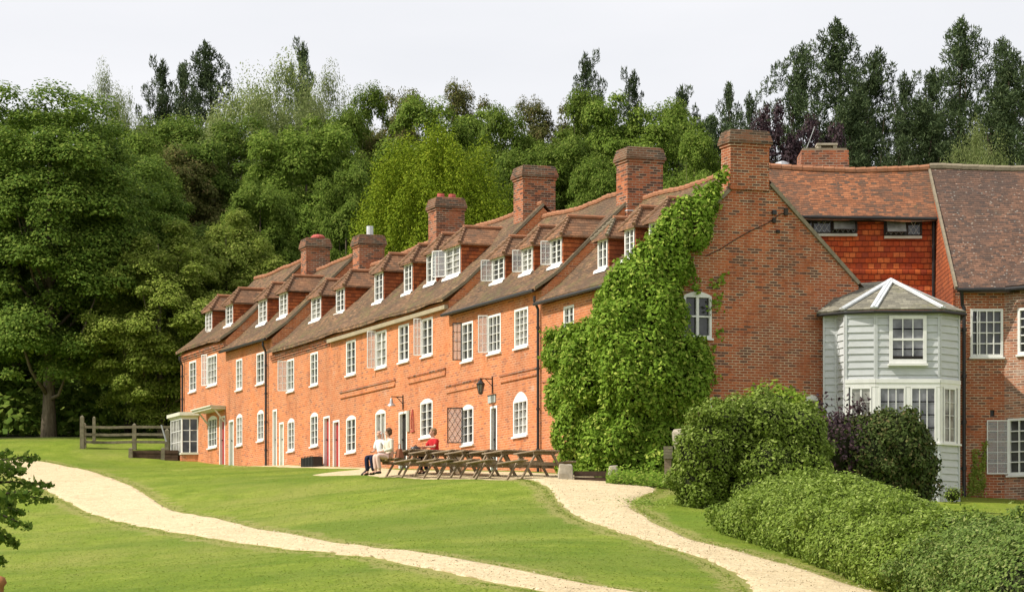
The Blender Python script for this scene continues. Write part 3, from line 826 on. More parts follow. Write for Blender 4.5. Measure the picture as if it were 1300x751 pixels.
# upper floor
fw_('A', 240.5, 249.3, 456.7, 498, 0, 2, 4); fw_('A', 263.5, 275.6, 448.6, 490.6, 0, 3, 4, GLASSC)
fw_('B', 300, 307.8, 454.4, 495.6, 0, 2, 4, GLASSC); fw_('B', 325.9, 335.8, 445.8, 488.4)
fw_('C', 365, 373.6, 454.4, 497.4); fw_('C', 394.4, 403.9, 445.8, 490)
fw_('D', 439.8, 451.8, 430, 477); fw_('D', 477.5, 491, 417.7, 468, 0, 2, 4, GLASSC); fw_('D', 506.3, 519.5, 409.7, 460.6, 0, 2, 4); fw_('D', 535.4, 549.5, 401.4, 453.5, 0, 2, 4)
fw_('E', 586.3, 600.7, 406.6, 459.7); fw_('E', 619.7, 636, 396.8, 449.9, 0, 3, 4); fw_('E', 653.4, 670.8, 388.6, 442.8, 0, 3, 5, GLASSC)
fw_('F', 715.8, 729, 386, 432); fw_('F', 770, 786, 372, 420)
# ground floor, segmental heads
fw_('A', 264.3, 275.6, 526, 569, .12, 3, 4); fw_('B', 300.5, 307.8, 524, 565.8, .12, 2, 4, GLASSC); fw_('B', 327, 335, 519, 560, .12)
fw_('C', 365.5, 374, 529.6, 573, .12); fw_('C', 394.4, 403.9, 522, 567, .12)
fw_('D', 439.8, 452, 525.5, 574.8, .12); fw_('D', 477, 489.8, 517.9, 566, .12, 2, 1, GLASSC); fw_('D', 534, 549.5, 504, 556, .12)
fw_('E', 586.3, 601.3, 511.7, 565.4, .12, 2, 4); fw_('E', 651.8, 670, 494.9, 554.6, .28, 3, 4, GLASSC)
# opened leaves
for sec, x0, yt, yb, w_, an, mt, ld in (('A', 263.7, 449.5, 489, .42, 150, WHITE, 0), ('C', 365.3, 458, 496, .5, 118, WHITE, 0), ('D', 477.8, 420, 467, .42, 118, WHITE, 0),
        ('D', 535.7, 404, 451, .36, 120, WHITE, 0), ('E', 586.7, 409.5, 457, .4, 120, BLACK, 0), ('E', 620, 400, 447.5, .42, 120, WHITE, 0),
        ('E', 586.8, 517, 562, .58, 70, BLACK, 1)):
    if ld: a, z0, z1 = FA.a(588), FA.z(588, 562), FA.z(588, 517); an = 118; w_ = .5
    else: a, z0, z1 = FA.a(x0), FA.z(x0, yb), FA.z(x0, yt)
    casement(FA, H[sec]['o'], a, z0, z1, w_ * (1 if ld else .74), an, mt, leaded=bool(ld))
# doors
door('A', 278.8, 286.0, 527, 586, REDP); door('B', 290.8, 297, 532, 589, GREYP); door('C', 346.6, 351.8, 518.7, 586, GREYP); door('C', 354.8, 360.5, 535, 589, CREAM)
door('C', 411, 418.9, 527, 588, REDP); door('D', 423, 431.3, 532, 590, REDP); door('D', 506.6, 517, 521, 594, DARKIN); door('E', 622.7, 631.5, 513.9, 598, DARKIN)  # DARKIN slabs fill open doorways, the shade within painted as colour

for nm, hd in H.items():
    s0, s1, ev, h = hd['s0'], hd['s1'], hd['ev'], hd['o']
    mb = MB(); zb = -1.5 + min(tz(*W(s0, 0, 0)[:2]), tz(*W(s1, 0, 0)[:2]))
    prof = [(0, zb), (0, ev), (TR, ev + TR - .02), (TB, ev), (TB, zb)]
    mb.prism([W(s0, t, z) for t, z in prof], [W(s1, t, z) for t, z in prof])
    near = nm == 'F'
    wall = build(mb, 'wall', BRICK, h)
    if near:
        # the gable wall is redder, older brick
        wall.data.materials.append(BRICKR)
    cut = build(hd['cut'], 'cutter_tmp', BRICK, h)
    cut.parent = None; cut.location = Vector(ORG[h.name])
    hd['wall'] = wall
    if near:
        # gable windows
        gm = MB()
        GR = GP.rect(868, 903.5, 371, 429); GR = (GR[0], GR[1], GP.z(885, 429), GP.z(885, 370))
        cutter(GP, gm, *GR, .12, .12)
        G2 = (GP.a(1022), GP.a(1040), GP.z(1030, 560), GP.z(1030, 501)); cutter(GP, gm, *G2, .12, .12)
        c2 = build(gm, 'cutter_tmp', BRICK, h); c2.parent = None; c2.location = Vector(ORG[h.name])
        bpy.context.view_layer.update(); boolcut(wall, c2)
    bpy.context.view_layer.update()
    boolcut(wall, cut)
    if near:
        for p in wall.data.polygons:
            if p.normal.dot(-D) > .8: p.material_index = 1
        window(GP, h, GR, .12, 2, 2, fw=.07, bar=.05, hbar=.045, depth=.12)
        window(GP, h, G2, .12, 1, 2, fw=.07, bar=.05, hbar=.045, depth=.12)
    hd['pt'] = roof_slab(s0 - (.03 if near else .0), s1, ev, h, ROOF)
    # eaves: gutter or fascia or corbelled bricks
    ea = MB()
    L = -s0, -s1
    if nm == 'D':
        FA.box(ea, -s1 + .02, -s0 - .02, .02, .16, ev - .26, ev - .13); mt = EAVEP; en = 'fascia'
    elif nm in 'CA':
        for k, dz in enumerate((.33, .25, .17)): FA.box(ea, -s1 + .02, -s0 - .02, .0, .035 + .035 * k, ev - dz, ev - dz + .078)
        mt = BRICKC; en = 'corbel'
    else:
        ea.tube([W(s0 + .03, -.27, ev - .02), W(s1 - .03, -.27, ev + .02)], .05, 8); mt = BLACK; en = 'gutter'
    build(ea, en, mt, h)
    # string course over the ground floor windows
    if nm in 'DEF':
        spans = dict(D=[(433, 502, 506, 1), (519, 566, 487, 1)], E=[(567, 612, 499, 1), (636, 683, 486, 1)], F=[(690, 712, 494, 1)])[nm]
        for x0, x1, y0, _ in spans:
            sc_ = MB(); a0, a1 = FA.a(x0), FA.a(x1); z = FA.z(x0, y0)
            FA.box(sc_, a0, a1, 0.0, .045, z, z + .075); FA.box(sc_, a0, a1, 0.0, .03, z + .075, z + .19); FA.box(sc_, a0 - .03, a1 + .03, 0.0, .06, z + .19, z + .24, 1)
            build(sc_, 'string_course', [BRICK, BRICKC], h)

# drainpipes
def pipe(nm, px, ytop, ybot, off=.09, hopper=True):
    a = FA.a(px, off); mb = MB(); z1, z0 = FA.z(px, ytop, off), tz(*FA.P(a, off, 0)[:2]) - .1
    mb.tube([FA.P(a, off + .12, z1 + .1), FA.P(a, off + .12, z1 - .05), FA.P(a, off, z1 - .3), FA.P(a, off, z0)], .045, 8)
    for k in range(4):
        z = z0 + (z1 - .4 - z0) * (k + .6) / 4; mb.tube([FA.P(a, off, z), FA.P(a, off, z + .07)], .062, 8)
    build(mb, 'drainpipe', BLACK, H[nm]['o'])
pipe('B', 337.5, 437, 589); pipe('E', 683, 380, 600); pipe('A', 231.5, 455, 580)

# dormers
DG = [('A', 261.6, 269.6, 394, 421.6), ('A', 287.6, 296, 385, 413.6), ('B', 329, 339.4, 378.4, 412), ('B', 355.4, 365.6, 369.6, 403), ('C', 396, 408, 375, 408), ('C', 427.6, 438, 364, 398),
      ('D', 476.5, 487, 344, 384), ('D', 513.9, 524, 333, 372.6), ('D', 542.6, 554, 319.4, 361), ('D', 566.4, 585, 310, 353), ('E', 626, 641, 324, 359), ('E', 663.8, 677, 311.8, 347.5),
      ('E', 700, 713.8, 300, 338.5), ('F', 759.9, 771.9, 302, 342.5), ('F', 794, 806, 288, 329), ('F', 825, 840, 278.6, 318)]
LEAF = {9: 140, 10: 112, 11: 112, 12: 112}
for i, (nm, x0, x1, y0, y1) in enumerate(DG):
    dormer(x0, x1, y0, y1, H[nm]['ev'], H[nm]['o'], 2, 4 if i != 13 else 3, LEAF.get(i), GLASSC if i in (0, 2, 3, 4, 9, 11) else GLASS)

# chimneys
RP = Plane(W(0, TR, 0)[:2], FA.A[:2])
def chim(nm, px0, px1, pyt, L, Wd, **kw):
    pc = (px0 + px1) / 2
    s = -RP.a(pc); zt = RP.z(pc, pyt)
    hd = H[nm]
    return chimney(s, TR + kw.pop('dt', 0), zt, hd['ev'] + TR - .9, L, Wd, hd['o'], **kw), s, zt
ch, s_, z_ = chim('B', 380, 421, 303, .62, .98)
cp = MB(); q = W(s_, TR + .1, z_ - .02); cp.lathe(q, [(.28, 0), (.3, .05), (.29, .1), (.2, .17), (.05, .2)], 14); build(cp, 'cowl', REDCLAY, ch)
ch, s_, z_ = chim('C', 446, 490, 299, .68, 1.0)
cp = MB(); q = W(s_, TR + .05, z_ - .02); cp.lathe(q, [(.13, 0), (.13, .38), (.1, .38)], 12); build(cp, 'cowl', LEADW, ch)
chim('D', 541.5, 592, 252, .72, 1.05, pots=2)
ch, s_, z_ = chim('E', 650, 707, 212, .74, 1.13)
ch2, s2, z2 = chim('F', 781, 843, 189, .74, 1.15)
for ch_, s, nm, px in ((ch, s_, 'E', 0), (ch2, s2, 'F', 0)):   # white lead flashing at the foot
    ev = H[nm]['ev']; fl = MB()
    t0 = TR - 1.13 / 2
    fl.prism([W(s + .42, t0 - .02, ev + t0 + .17), W(s + .42, t0 - .25, ev + t0 - .25 + .17), W(s + .30, t0 - .25, ev + t0 - .25 + .17), W(s + .38, t0 - .02, ev + t0 + .17)],
             [W(s + .42, t0 - .02, ev + t0 + .42), W(s + .42, t0 - .22, ev + t0 - .25 + .24), W(s + .30, t0 - .22, ev + t0 - .25 + .24), W(s + .38, t0 - .02, ev + t0 + .42)])
    fl.hexa([W(s - .38, t0 - .02, ev + t0 + .30), W(s + .38, t0 - .02, ev + t0 + .30), W(s + .38, t0 + .6, ev + t0 + .30), W(s - .38, t0 + .6, ev + t0 + .30),
             W(s - .38, t0 - .02, ev + t0 + .34), W(s + .38, t0 - .02, ev + t0 + .34), W(s + .38, t0 + .6, ev + t0 + .34), W(s - .38, t0 + .6, ev + t0 + .34)])
    build(fl, 'flashing', LEADW, ch_)
# gable chimney flush with the gable wall
ta, tb_ = GP.a(926), GP.a(975)
zt = GP.z(950, 165)
chimney(.20, (ta + tb_) / 2, zt, 12.95, .535, tb_ - ta, H['F']['o'], mat_=BRICKR)

mb = MB()
for i in range(8):
    t0, t1 = TR + .5 + (TB - TR - .5) * i / 8, TR + .5 + (TB - TR - .5) * (i + 1) / 8
    f = lambda t: W(-.03, t, H['F']['ev'] + TR - (t - TR) + .06)
    mb.bar(f(t0), f(t1), .09, .10)
build(mb, 'rear_verge', MORTAR, H['F']['o'])
# bay window, canopies on cottage A
h = H['A']['o']
a0, a1 = FA.a(231), FA.a(251.5); z0, z1 = FA.z(240, 578), FA.z(240, 533)
o_ = .62
def bayface(p, q, z0, z1, cols, rows, parent, fmat=WHITE, glass=None, name='window', fw=.05):
    pl = Plane(p, (q[0] - p[0], q[1] - p[1])); ln = math.hypot(q[0] - p[0], q[1] - p[1])
    fr, gl = window_mesh(pl, 0, ln, z0, z1, 0, cols, rows, depth=.06, fw=fw, bar=.028, hbar=.024, sill=False, proud=0)
    w_ = build(fr, name, fmat, parent); build(gl, 'glass', glass or GLASSC, w_)
b0, b1 = FA.P(a0, 0, 0), FA.P(a1, 0, 0)
c0, c1 = FA.P(a0 + .35, o_, 0), FA.P(a1 - .35, o_, 0)
g0 = tz(c0.x, c0.y)
bayface(b0[:2], c0[:2], z0, z1, 2, 3, h); bayface(c0[:2], c1[:2], z0, z1, 4, 3, h); bayface(c1[:2], b1[:2], z0, z1, 2, 3, h, glass=GLASS)
pb = MB(); q = [b0, c0, c1, b1]
cen = (b0 + b1) / 2 
def infl(p, f): return cen + (p - cen) * f
pb.prism([Vector((*infl(p, 1.0)[:2], g0 - .6)) for p in q], [Vector((*infl(p, 1.0)[:2], z0)) for p in q])
build(pb, 'bay_plinth', BRICK, h)
pb = MB(); pb.prism([Vector((*infl(p, 1.06)[:2], z0 - .03)) for p in q], [Vector((*infl(p, 1.06)[:2], z0 + .05)) for p in q])
build(pb, 'bay_sill', CREAM, h); pb = MB()
pb.prism([Vector((*infl(p, 1.0)[:2], z1)) for p in q], [Vector((*infl(p, 1.12)[:2], z1 + .1)) for p in q]); pb.prism([Vector((*infl(p, 1.2)[:2], z1 + .1)) for p in q], [Vector((*infl(p, 1.2)[:2], z1 + .24)) for p in q])
build(pb, 'bay_cornice', CREAM, h)
# flat canopy above the red door of cottage A on brackets
ca = MB(); a0, a1, z = FA.a(262), FA.a(286.5), FA.z(286, 519)
FA.box(ca, a0, a1, 0, .62, z, z + .09); FA.box(ca, a0 - .04, a1 + .04, -.0, .68, z + .09, z + .14)
for a in (a0 + .35, a1 - .12): ca.bar(FA.P(a, 0.02, z - .5), FA.P(a, .45, z), .05, .06)
build(ca, 'canopy', CREAM, h)

# tall red gable details: cable, junction boxes, white pipe stub
mb = MB(); pts = [(896, 325), (915, 316), (935, 303), (955, 292), (975, 283), (990, 272), (998, 270)]
mb.tube([GP.P(GP.a(x, .02), .02, GP.z(x, y, .02)) for x, y in pts], .012, 6); build(mb, 'cable', BLACK, H['F']['o'])
mb = MB()
for x, y, w_, h2 in ((982, 270, .06, .06),): 
    a, z = GP.a(x), GP.z(x, y); GP.box(mb, a - w_, a + w_, 0, .1, z - h2, z + h2)
build(mb, 'junction_box', BLACK, H['F']['o'])
for x, y, w_, h2 in ((982, 280, .045, .07), (987, 294, .045, .045), (997, 269, .05, .10)):
    mb = MB(); a, z = GP.a(x), GP.z(x, y); GP.box(mb, a - w_, a + w_, 0, .09, z - h2, z + h2); build(mb, 'junction_box', DARKW, H['F']['o'])
mb = MB(); a = GP.a(902, .05); mb.tube([GP.P(a, .05, GP.z(902, 521)), GP.P(a, .05, GP.z(902, 505))], .04, 8); build(mb, 'waste_pipe', WHITE, H['F']['o'])
# ------------------------------------------------------------------ the tall house on the right
RH = thing('house', (15.5, 80, tz(15, 76)), 'tall red tiled house at right with tile hung wall and grey blue bay', 'house')
EV, RZ, YE, YR = 10.48, 14.86, 76.0, 80.9
gz = tz(15, 75) - 1.2
FR = Plane((13.0, 76.2), (1, 0)); 
mb = MB(); mb.box(13.0, 14.43, 76.2, 84, gz, EV + .2)
mb.prism([(14.43, 76.2, gz), (19, 73.4, gz), (25, 76.2, gz), (25, 84, gz), (14.43, 84, gz)], [(14.43, 76.2, EV + .2), (19, 73.4, EV + .2), (25, 76.2, EV + .2), (25, 84, EV + .2), (14.43, 84, EV + .2)], 1)
wl_ = build(mb, 'wall', [BRICKR, BRICKV], RH)
AP = Plane((14.43, 76.2), (4.57, -2.8))
cm = MB()
r1 = (FR.a(1232), FR.a(1273.5), FR.z(1250, 453), FR.z(1250, 392)); cutter(FR, cm, *r1, 0, .12)
r2 = (AP.a(1292), AP.a(1340), AP.z(1294, 450), AP.z(1294, 391)); cutter(AP, cm, *r2, 0, .12)
r3 = (AP.a(1279.5), AP.a(1330), AP.z(1282, 603), AP.z(1282, 531)); cutter(AP, cm, *r3, 0, .12)
r4 = (FR.a(1257), FR.a(1262.5), FR.z(1260, 528), FR.z(1260, 520)); cutter(FR, cm, *r4, 0, .12)
cut = build(cm, 'cutter_tmp', BRICK, RH); cut.parent = None; cut.location = Vector(ORG[RH.name])
bpy.context.view_layer.update(); boolcut(wl_, cut)
window(FR, RH, r1, 0, 4, 4, depth=.12, bar=.03, hbar=.03); window(AP, RH, r2, 0, 4, 5, depth=.12, bar=.03, hbar=.03); window(AP, RH, r3, 0, 4, 5, depth=.12, bar=.03, hbar=.03)
mb = MB(); FR.box(mb, r4[0], r4[1], -.11, -.08, r4[2], r4[3]); build(mb, 'vent', BLACK, RH)
mb = MB(); FR.box(mb, r1[0] + .18, r1[0] + .22, 0, .04, r1[2] + .05, r1[3] - .05); build(mb, 'sash', WHITE, RH)
casement(AP, RH, r3[0] + .02, r3[2] + .04, r3[3] - .04, .62, 152, WHITE, 2, 5)
# roof of the tall part
def slab(mb, pts, th=.12, mi=0):
    n_ = (Vector(pts[1]) - Vector(pts[0])).cross(Vector(pts[2]) - Vector(pts[0])).normalized()
    if n_.z < 0: n_ = -n_
    mb.prism([Vector(p) - n_ * th for p in pts], pts, mi)
def sagroof(c00, c10, c11, c01, nu, nv, amp, name, mat_, parent, th=.14, sag=0.1):
    mb = MB(); c00, c10, c11, c01 = map(Vector, (c00, c10, c11, c01))
    P_ = {}
    for i in range(nu + 1):
        for j in range(nv + 1):
            u, v = i / nu, j / nv
            p = c00.lerp(c10, u).lerp(c01.lerp(c11, u), v)
            e_ = math.sin(math.pi * u)
            p.z += nz.noise(Vector((p.x * .7, p.y, p.z * .7))) * amp - sag * e_ * (.3 + .7 * v)
            P_[i, j] = p
    for k in (0, th):
        for i in range(nu):
            for j in range(nv):
                mb.add([P_[i, j] - Vector((0, 0, k)), P_[i + 1, j] - Vector((0, 0, k)), P_[i + 1, j + 1] - Vector((0, 0, k)), P_[i, j + 1] - Vector((0, 0, k))], [(0, 1, 2, 3)])
    for i in range(nu): mb.add([P_[i, 0], P_[i + 1, 0], P_[i + 1, 0] - Vector((0, 0, th)), P_[i, 0] - Vector((0, 0, th))], [(0, 1, 2, 3)])
    for j in range(nv):
        for i in (0, nu): mb.add([P_[i, j], P_[i, j + 1], P_[i, j + 1] - Vector((0, 0, th)), P_[i, j] - Vector((0, 0, th))], [(0, 1, 2, 3)])
    o = build(mb, name, mat_, parent, norm=False)
    bm = bmesh.new(); bm.from_mesh(o.data); bmesh.ops.remove_doubles(bm, verts=bm.verts, dist=.001); bmesh.ops.recalc_face_normals(bm, faces=bm.faces); bm.to_mesh(o.data); bm.free(); uvbox(o.data)
    return o, P_
rf, Pm = sagroof((13.0, YE - .05, EV), (25, YE - .05, EV), (25, YR, RZ), (13.0, YR, RZ), 24, 8, .08, 'roof', ROOFS, RH, sag=.0)
rt = MB()
for i in range(24): rt.tube([Pm[i, 8], Pm[i + 1, 8] + Vector((0, 0, .01))], [.12, .12], 8)
build(rt, 'ridge_tiles', MORTAR, rf)
mb = MB(); slab(mb, [(25, YR, RZ), (13, YR, RZ), (13, 85.5, EV), (25, 85.5, EV)]); build(mb, 'roof', ROOFS, RH)
mb = MB(); V0 = Vector((14.43 + .82 * 3.4, YE - .05 + 1.4 * 3.4, EV + 1.25 * 3.4 + .06))
slab(mb, [(14.40, YE - .1, EV + .03), (19.1, 73.1, EV + .10), (22.5, 78.0, EV + 4.1), tuple(V0)]); build(mb, 'roof', ROOFS, RH)
mb = MB(); vp = [(13.0 + .0, YE - .05, EV + .0), (13.0, YR, RZ)]
mb.bar(Vector(vp[0]) + Vector((-.02, 0, -.02)), Vector(vp[1]) + Vector((-.02, 0, -.02)), .07, .12); build(mb, 'verge', MORTAR, RH)
mb = MB(); mb.tube([(13.0, YE - .12, EV - .08), (14.4, YE - .14, EV - .07), (19.05, 73.0, EV - .02)], .06, 8)
dx = (1224 - CX) / F * 76.05
mb.tube([(dx - .1, YE - .1, EV - .1), (dx - .05, 76.06, EV - .5), (dx, 76.06, EV - .6), (dx, 76.06, gz + 1.0)], .055, 8)
for k in range(4): mb.tube([(dx, 76.06, gz + 2.2 + k * 1.35), (dx, 76.06, gz + 2.3 + k * 1.35)], .08, 8)
build(mb, 'drainpipe', BLACK, RH)
# tile hung side of the tall part, facing left
mb = MB(); mb.prism([(12.99, 76.2, EV - 3), (12.99, 79.6, EV - 3), (12.99, 79.6, 13.6), (12.99, 76.2, EV + .1)], [(12.93, 76.2, EV - 3), (12.93, 79.6, EV - 3), (12.93, 79.6, 13.6), (12.93, 76.2, EV + .1)])
build(mb, 'hung_tile_cheek', CHEEK, RH)
# middle range
mb = MB(); mb.box(8.6, 12.93, 79.45, 84, 6, 13.2); build(mb, 'wall', HUNG, RH)
mb = MB(); mb.box(7.5, 9.2, 79.5, 84, 5, 12); build(mb, 'wall', BRICKR, RH)
rf, Pm = sagroof((7.9, 79.1, 13.15), (13.05, 79.1, 13.08), (12.98, YR, 14.83), (7.7, YR, 14.93), 16, 6, .07, 'roof', ROOFR, RH, sag=.1)
rt = MB()
for i in range(16): rt.tube([Pm[i, 6], Pm[i + 1, 6] + Vector((0, 0, .01))], [.11, .12], 8)
build(rt, 'ridge_tiles', CLAY, rf)
mb = MB(); slab(mb, [(7.7, YR, 14.8), (13.0, YR, 14.8), (13.0, 84.4, 12), (7.7, 84.4, 12)]); build(mb, 'roof', ROOFR, RH)
MW = Plane((8.6, 79.45), (1, 0))
mb = MB(); MW.box(mb, -1.0, 4.33, .0, .14, 12.96, 13.08); mb.tube([(8.0, 79.0, 13.05), (13.0, 79.0, 12.98)], .055, 8); mb.tube([(12.86, 79.3, 13.0), (12.86, 79.3, 9)], .05, 8); build(mb, 'gutter', BLACK, RH)
def leadwin(x0, x1, yt, yb, splits, openk):
    a0, a1 = MW.a(x0), MW.a(x1); z0, z1 = MW.z(x0, yb), MW.z(x0, yt)
    fr, gl = MB(), MB()
    MW.box(gl, a0, a1, .01, .03, z0, z1)
    MW.box(fr, a0, a1, .012, .07, z0, z0 + .05); MW.box(fr, a0, a1, .012, .07, z1 - .05, z1)
    xs_ = [a0] + [a0 + (a1 - a0) * f for f in splits] + [a1]
    for i, a in enumerate(xs_): MW.box(fr, a - .03, a + .03, .0125, .075, z0 + .05, z1 - .05)
    for i in range(len(xs_) - 1):
        u0, u1 = xs_[i] + .03, xs_[i + 1] - .03; st = .16; k = u0
        hh = z1 - z0 - .1
        while k < u1:
            for sg in (1, -1):
                p = [k, z0 + .05]; q = [k + sg * hh * .62, z1 - .05]
                if q[0] > u1: f = (u1 - k) / (q[0] - k); q = [u1, p[1] + hh * f]
                if q[0] < u0: f = (k - u0) / (k - q[0]); q = [u0, p[1] + hh * f]
                if abs(q[0] - p[0]) > .02: fr.bar(MW.P(p[0], .035, p[1]), MW.P(q[0], .035, q[1]), .01, .014, 1, up=tuple(MW.N))
            k += st
    w_ = build(fr, 'leaded_window', [DARKW, LEADW], RH); build(gl, 'glass', GLASS, w_)
    # top hung leaf pushed out
    u0, u1 = xs_[openk] + .04, xs_[openk + 1] - .04; lf = MB()
    zt_, zb_ = z1 - .08, z0 + .10
    P4 = [MW.P(u0, .06, zt_), MW.P(u1, .06, zt_), MW.P(u1, .26, zb_), MW.P(u0, .26, zb_)]
    for i in range(4): lf.bar(P4[i], P4[(i + 1) % 4], .035, .03, 0)
    lf.add([P4[0], P4[1], P4[2], P4[3]], [(0, 1, 2, 3)], 1)
    build(lf, 'open_light', [DARKW, GLASSC], w_)
    sl_ = MB(); MW.box(sl_, a0 - .02, a1 + .02, .0, .12, z0 - .08, z0 - .002); build(sl_, 'sill', CREAM, w_)
leadwin(1008, 1087, 275, 297, (.3, .6), 2); leadwin(1123, 1169, 277, 300, (.62,), 0)
# big low chimney behind the ridge
mb = MB(); x0, x1 = (1011 - CX) / F * 82.6, (1079 - CX) / F * 82.6; zt = (HY - 193) / F * 82.6
mb.prism([(x0, 82, 12.5), (x1, 82, 12.5), (x1, 83.3, 12.5), (x0, 83.3, 12.5)], [(x0 + .1, 82, zt - .05), (x1 - .12, 82, zt - .05), (x1 - .12, 83.3, zt - .05), (x0 + .1, 83.3, zt - .05)])
mb.box(x0 + .14, x1 - .16, 82.05, 83.25, zt - .05, zt + .02, 1)
ch = build(mb, 'chimney', [BRICKC, MORTAR], RH)
mb = MB(); xm = (1048 - CX) / F * 82.4; 
for dx_ in (-.28, .22): mb.box(xm + dx_, xm + dx_ + .12, 82.2, 82.6, zt + .02, zt + .14)
mb.box(xm - .3, xm + .36, 82.15, 82.65, zt + .14, zt + .2); build(mb, 'chimney_pot', STONE, ch)
mb = MB(); mb.tube([(x0 + .12, 82.3, zt - .4), (x0 + .55, 82.3, zt + .75)], .012, 6); build(mb, 'aerial', METAL, ch)
mb = MB(); q = at(993, 211, 82.3); mb.lathe(q - Vector((0, 0, .4)), [(.1, 0), (.1, .38), (.28, .4), (.22, .5), (.05, .56)], 14); build(mb, 'roof_cowl', METAL, RH)

# the weatherboarded bay
bay = [(8.87, 74.15), (9.25, 74.1), (9.43, 73.6), (10.275, 73.45), (12.085, 73.45), (12.735, 73.98), (12.95, 76.19)]
ze = (HY - 393.5) / F * 73.5; zg = tz(11, 73) - .5
inside = MB(); ip = [(x + .02 if i < 3 else x, y + .07) for i, (x, y) in enumerate(bay)]
ip = [(8.95, 74.3), (9.3, 74.3), (9.5, 73.7), (10.3, 73.55), (12.05, 73.55), (12.65, 74.05), (12.86, 76.19), (8.95, 76.19)]
inside.prism([(x, y, zg) for x, y in ip], [(x, y, ze) for x, y in ip]); by = build(inside, 'bay', BOARD, RH)
def boards(p, q, z0, z1, mb, h=.2, end=.055):
    pl = Plane(p, (q[0] - p[0], q[1] - p[1])); L_ = math.hypot(q[0] - p[0], q[1] - p[1])
    z = z1
    while z > z0 + .02:
        zz = max(z - h, z0)
        q4 = [(0, -.05, zz), (L_, -.05, zz), (L_, .012, zz), (0, .012, zz), (0, -.05, z), (L_, -.05, z), (L_, -.018, z), (0, -.018, z)]
        c_ = [pl.P(*w) for w in q4]
        mb.hexa([c_[0], c_[1], c_[2], c_[3], c_[4], c_[5], c_[6], c_[7]]); z = zz - .002
    for a in (0, L_): pl.box(mb, a - end if a else a, a if a else a + end, -.05, .022, z0, z1)
    return pl
zw1 = (HY - 491) / F * 73.5; zw0 = (HY - 562) / F * 73.5; zb1 = (HY - 481) / F * 73.5
mb = MB(); pls = []
for i in range(6):
    up = boards(bay[i], bay[i + 1], zb1 if i >= 2 else zg, ze - .02, mb); pls.append(up)
    if i >= 2: boards(bay[i], bay[i + 1], zg, zw0 - .05, mb)
build(mb, 'weatherboards', BOARD, by)
mb = MB()
for i in range(2, 5):
    pl = pls[i]; L_ = math.hypot(bay[i + 1][0] - bay[i][0], bay[i + 1][1] - bay[i][1])
    pl.box(mb, -.0, L_, -.05, .05, zb1 - .11, zb1); pl.box(mb, -.0, L_, -.05, .035, zw1, zb1 - .11)
    pl.box(mb, -.02, L_ + .02, -.05, .07, zw0 - .05, zw0)
    for a in (0, L_): pl.box(mb, a - .1 if a else a, a if a else a + .1, -.05, .028, zw0, zw1)
pl = pls[3]; xm = pl.a(1152.5); pl.box(mb, xm - .06, xm + .06, -.05, .028, zw0, zw1)
build(mb, 'bay_trim', WHITE, by)
def baywin(i, x0, x1, z0, z1, cols, rows, glass=GLASS, **kw):
    pl = pls[i]; fr, gl = window_mesh(pl, pl.a(x0), pl.a(x1), z0, z1, 0, cols, rows, depth=.05, off=.025, fw=.05, bar=.028, hbar=.028, sill=False, **kw)
    for v_ in (gl,):
        kk = len(fr.v); fr.v += v_.v; fr.f += [tuple(j + kk for j in f) for f in v_.f]; fr.m += [1] * len(v_.f)
    build(fr, 'window', [WHITE, glass], by)
baywin(2, 1079.5, 1106.5, zw0, zw1, 2, 4, GLASSC); baywin(3, 1115.5, 1149.5, zw0, zw1, 3, 4, GLASSG); baywin(3, 1155.5, 1188.5, zw0, zw1, 3, 4, GLASSG); baywin(4, 1197, 1213, zw0, zw1, 2, 4, GLASSC)
zu0, zu1 = (HY - 461) / F * 73.4, (HY - 400) / F * 73.4
pl = pls[3]; mb = MB(); a0, a1 = pl.a(1128.5), pl.a(1176)
fr, gl = window_mesh(pl, a0, a1, zu0, zu1, 0, 3, 4, depth=.05, off=.05, fw=.10, bar=.03, hbar=.03, sill=False)
zm = (zu0 + zu1) / 2; pl.box(fr, a0 + .1, a1 - .1, .0, .056, zm - .03, zm + .03)
pl.box(fr, a0 - .03, a1 + .03, .0, .13, zu0 - .07, zu0 - .002)
kk = len(fr.v); fr.v += gl.v; fr.f += [tuple(j + kk for j in f) for f in gl.f]; fr.m += [1] * len(gl.f)
pl.box(fr, a0 + .1, a1 - .1, .04, .052, zu0 + .125, zu0 + .21, 2)
build(fr, 'window', [WHITE, GLASSG, DARKIN], by)
# bay roof
ap = at(1131, 357, 74.9); o2 = .13
ev_ = [Vector((8.70, 74.12, ze)), Vector((9.34, 73.62, ze)), Vector((10.20, 73.30, ze)), Vector((12.16, 73.30, ze)), Vector((12.90, 73.92, ze)), Vector((13.0, 76.2, ze)), Vector((8.80, 76.2, ze))]
mb = MB(); apx = [ap] 
mb.add([tuple(v) for v in ev_] + [tuple(ap), (9.85, 75.2, ap.z - .05), (12.6, 76.15, ap.z - .55)], [(1, 2, 7), (2, 3, 7), (3, 4, 7), (4, 5, 9), (4, 9, 7), (0, 1, 7, 8), (0, 8, 6)])
bm_ = build(mb, 'bay_roof', SLATE, by, norm=False)
md = bm_.modifiers.new('solid', 'SOLIDIFY'); md.thickness = .05; md.offset = 0
mb = MB()
for v in (ev_[1], ev_[2], ev_[3]):
    mb.bar(v + Vector((0, 0, .045)), ap + Vector((0, 0, .045)), .20, .05)
    mb.tube([v + Vector((0, 0, .07)), ap + Vector((0, 0, .07))], .035, 8)
mb.bar(ap + Vector((0, 0, .05)), Vector((12.75, 75.0, ze + .28)), .1, .05)
build(mb, 'hip_flashing', LEADW, bm_)
mb = MB(); mb.tube([v + Vector((0, 0, -.07)) for v in ev_[:6]], .045, 8); build(mb, 'gutter', BLACK, by)
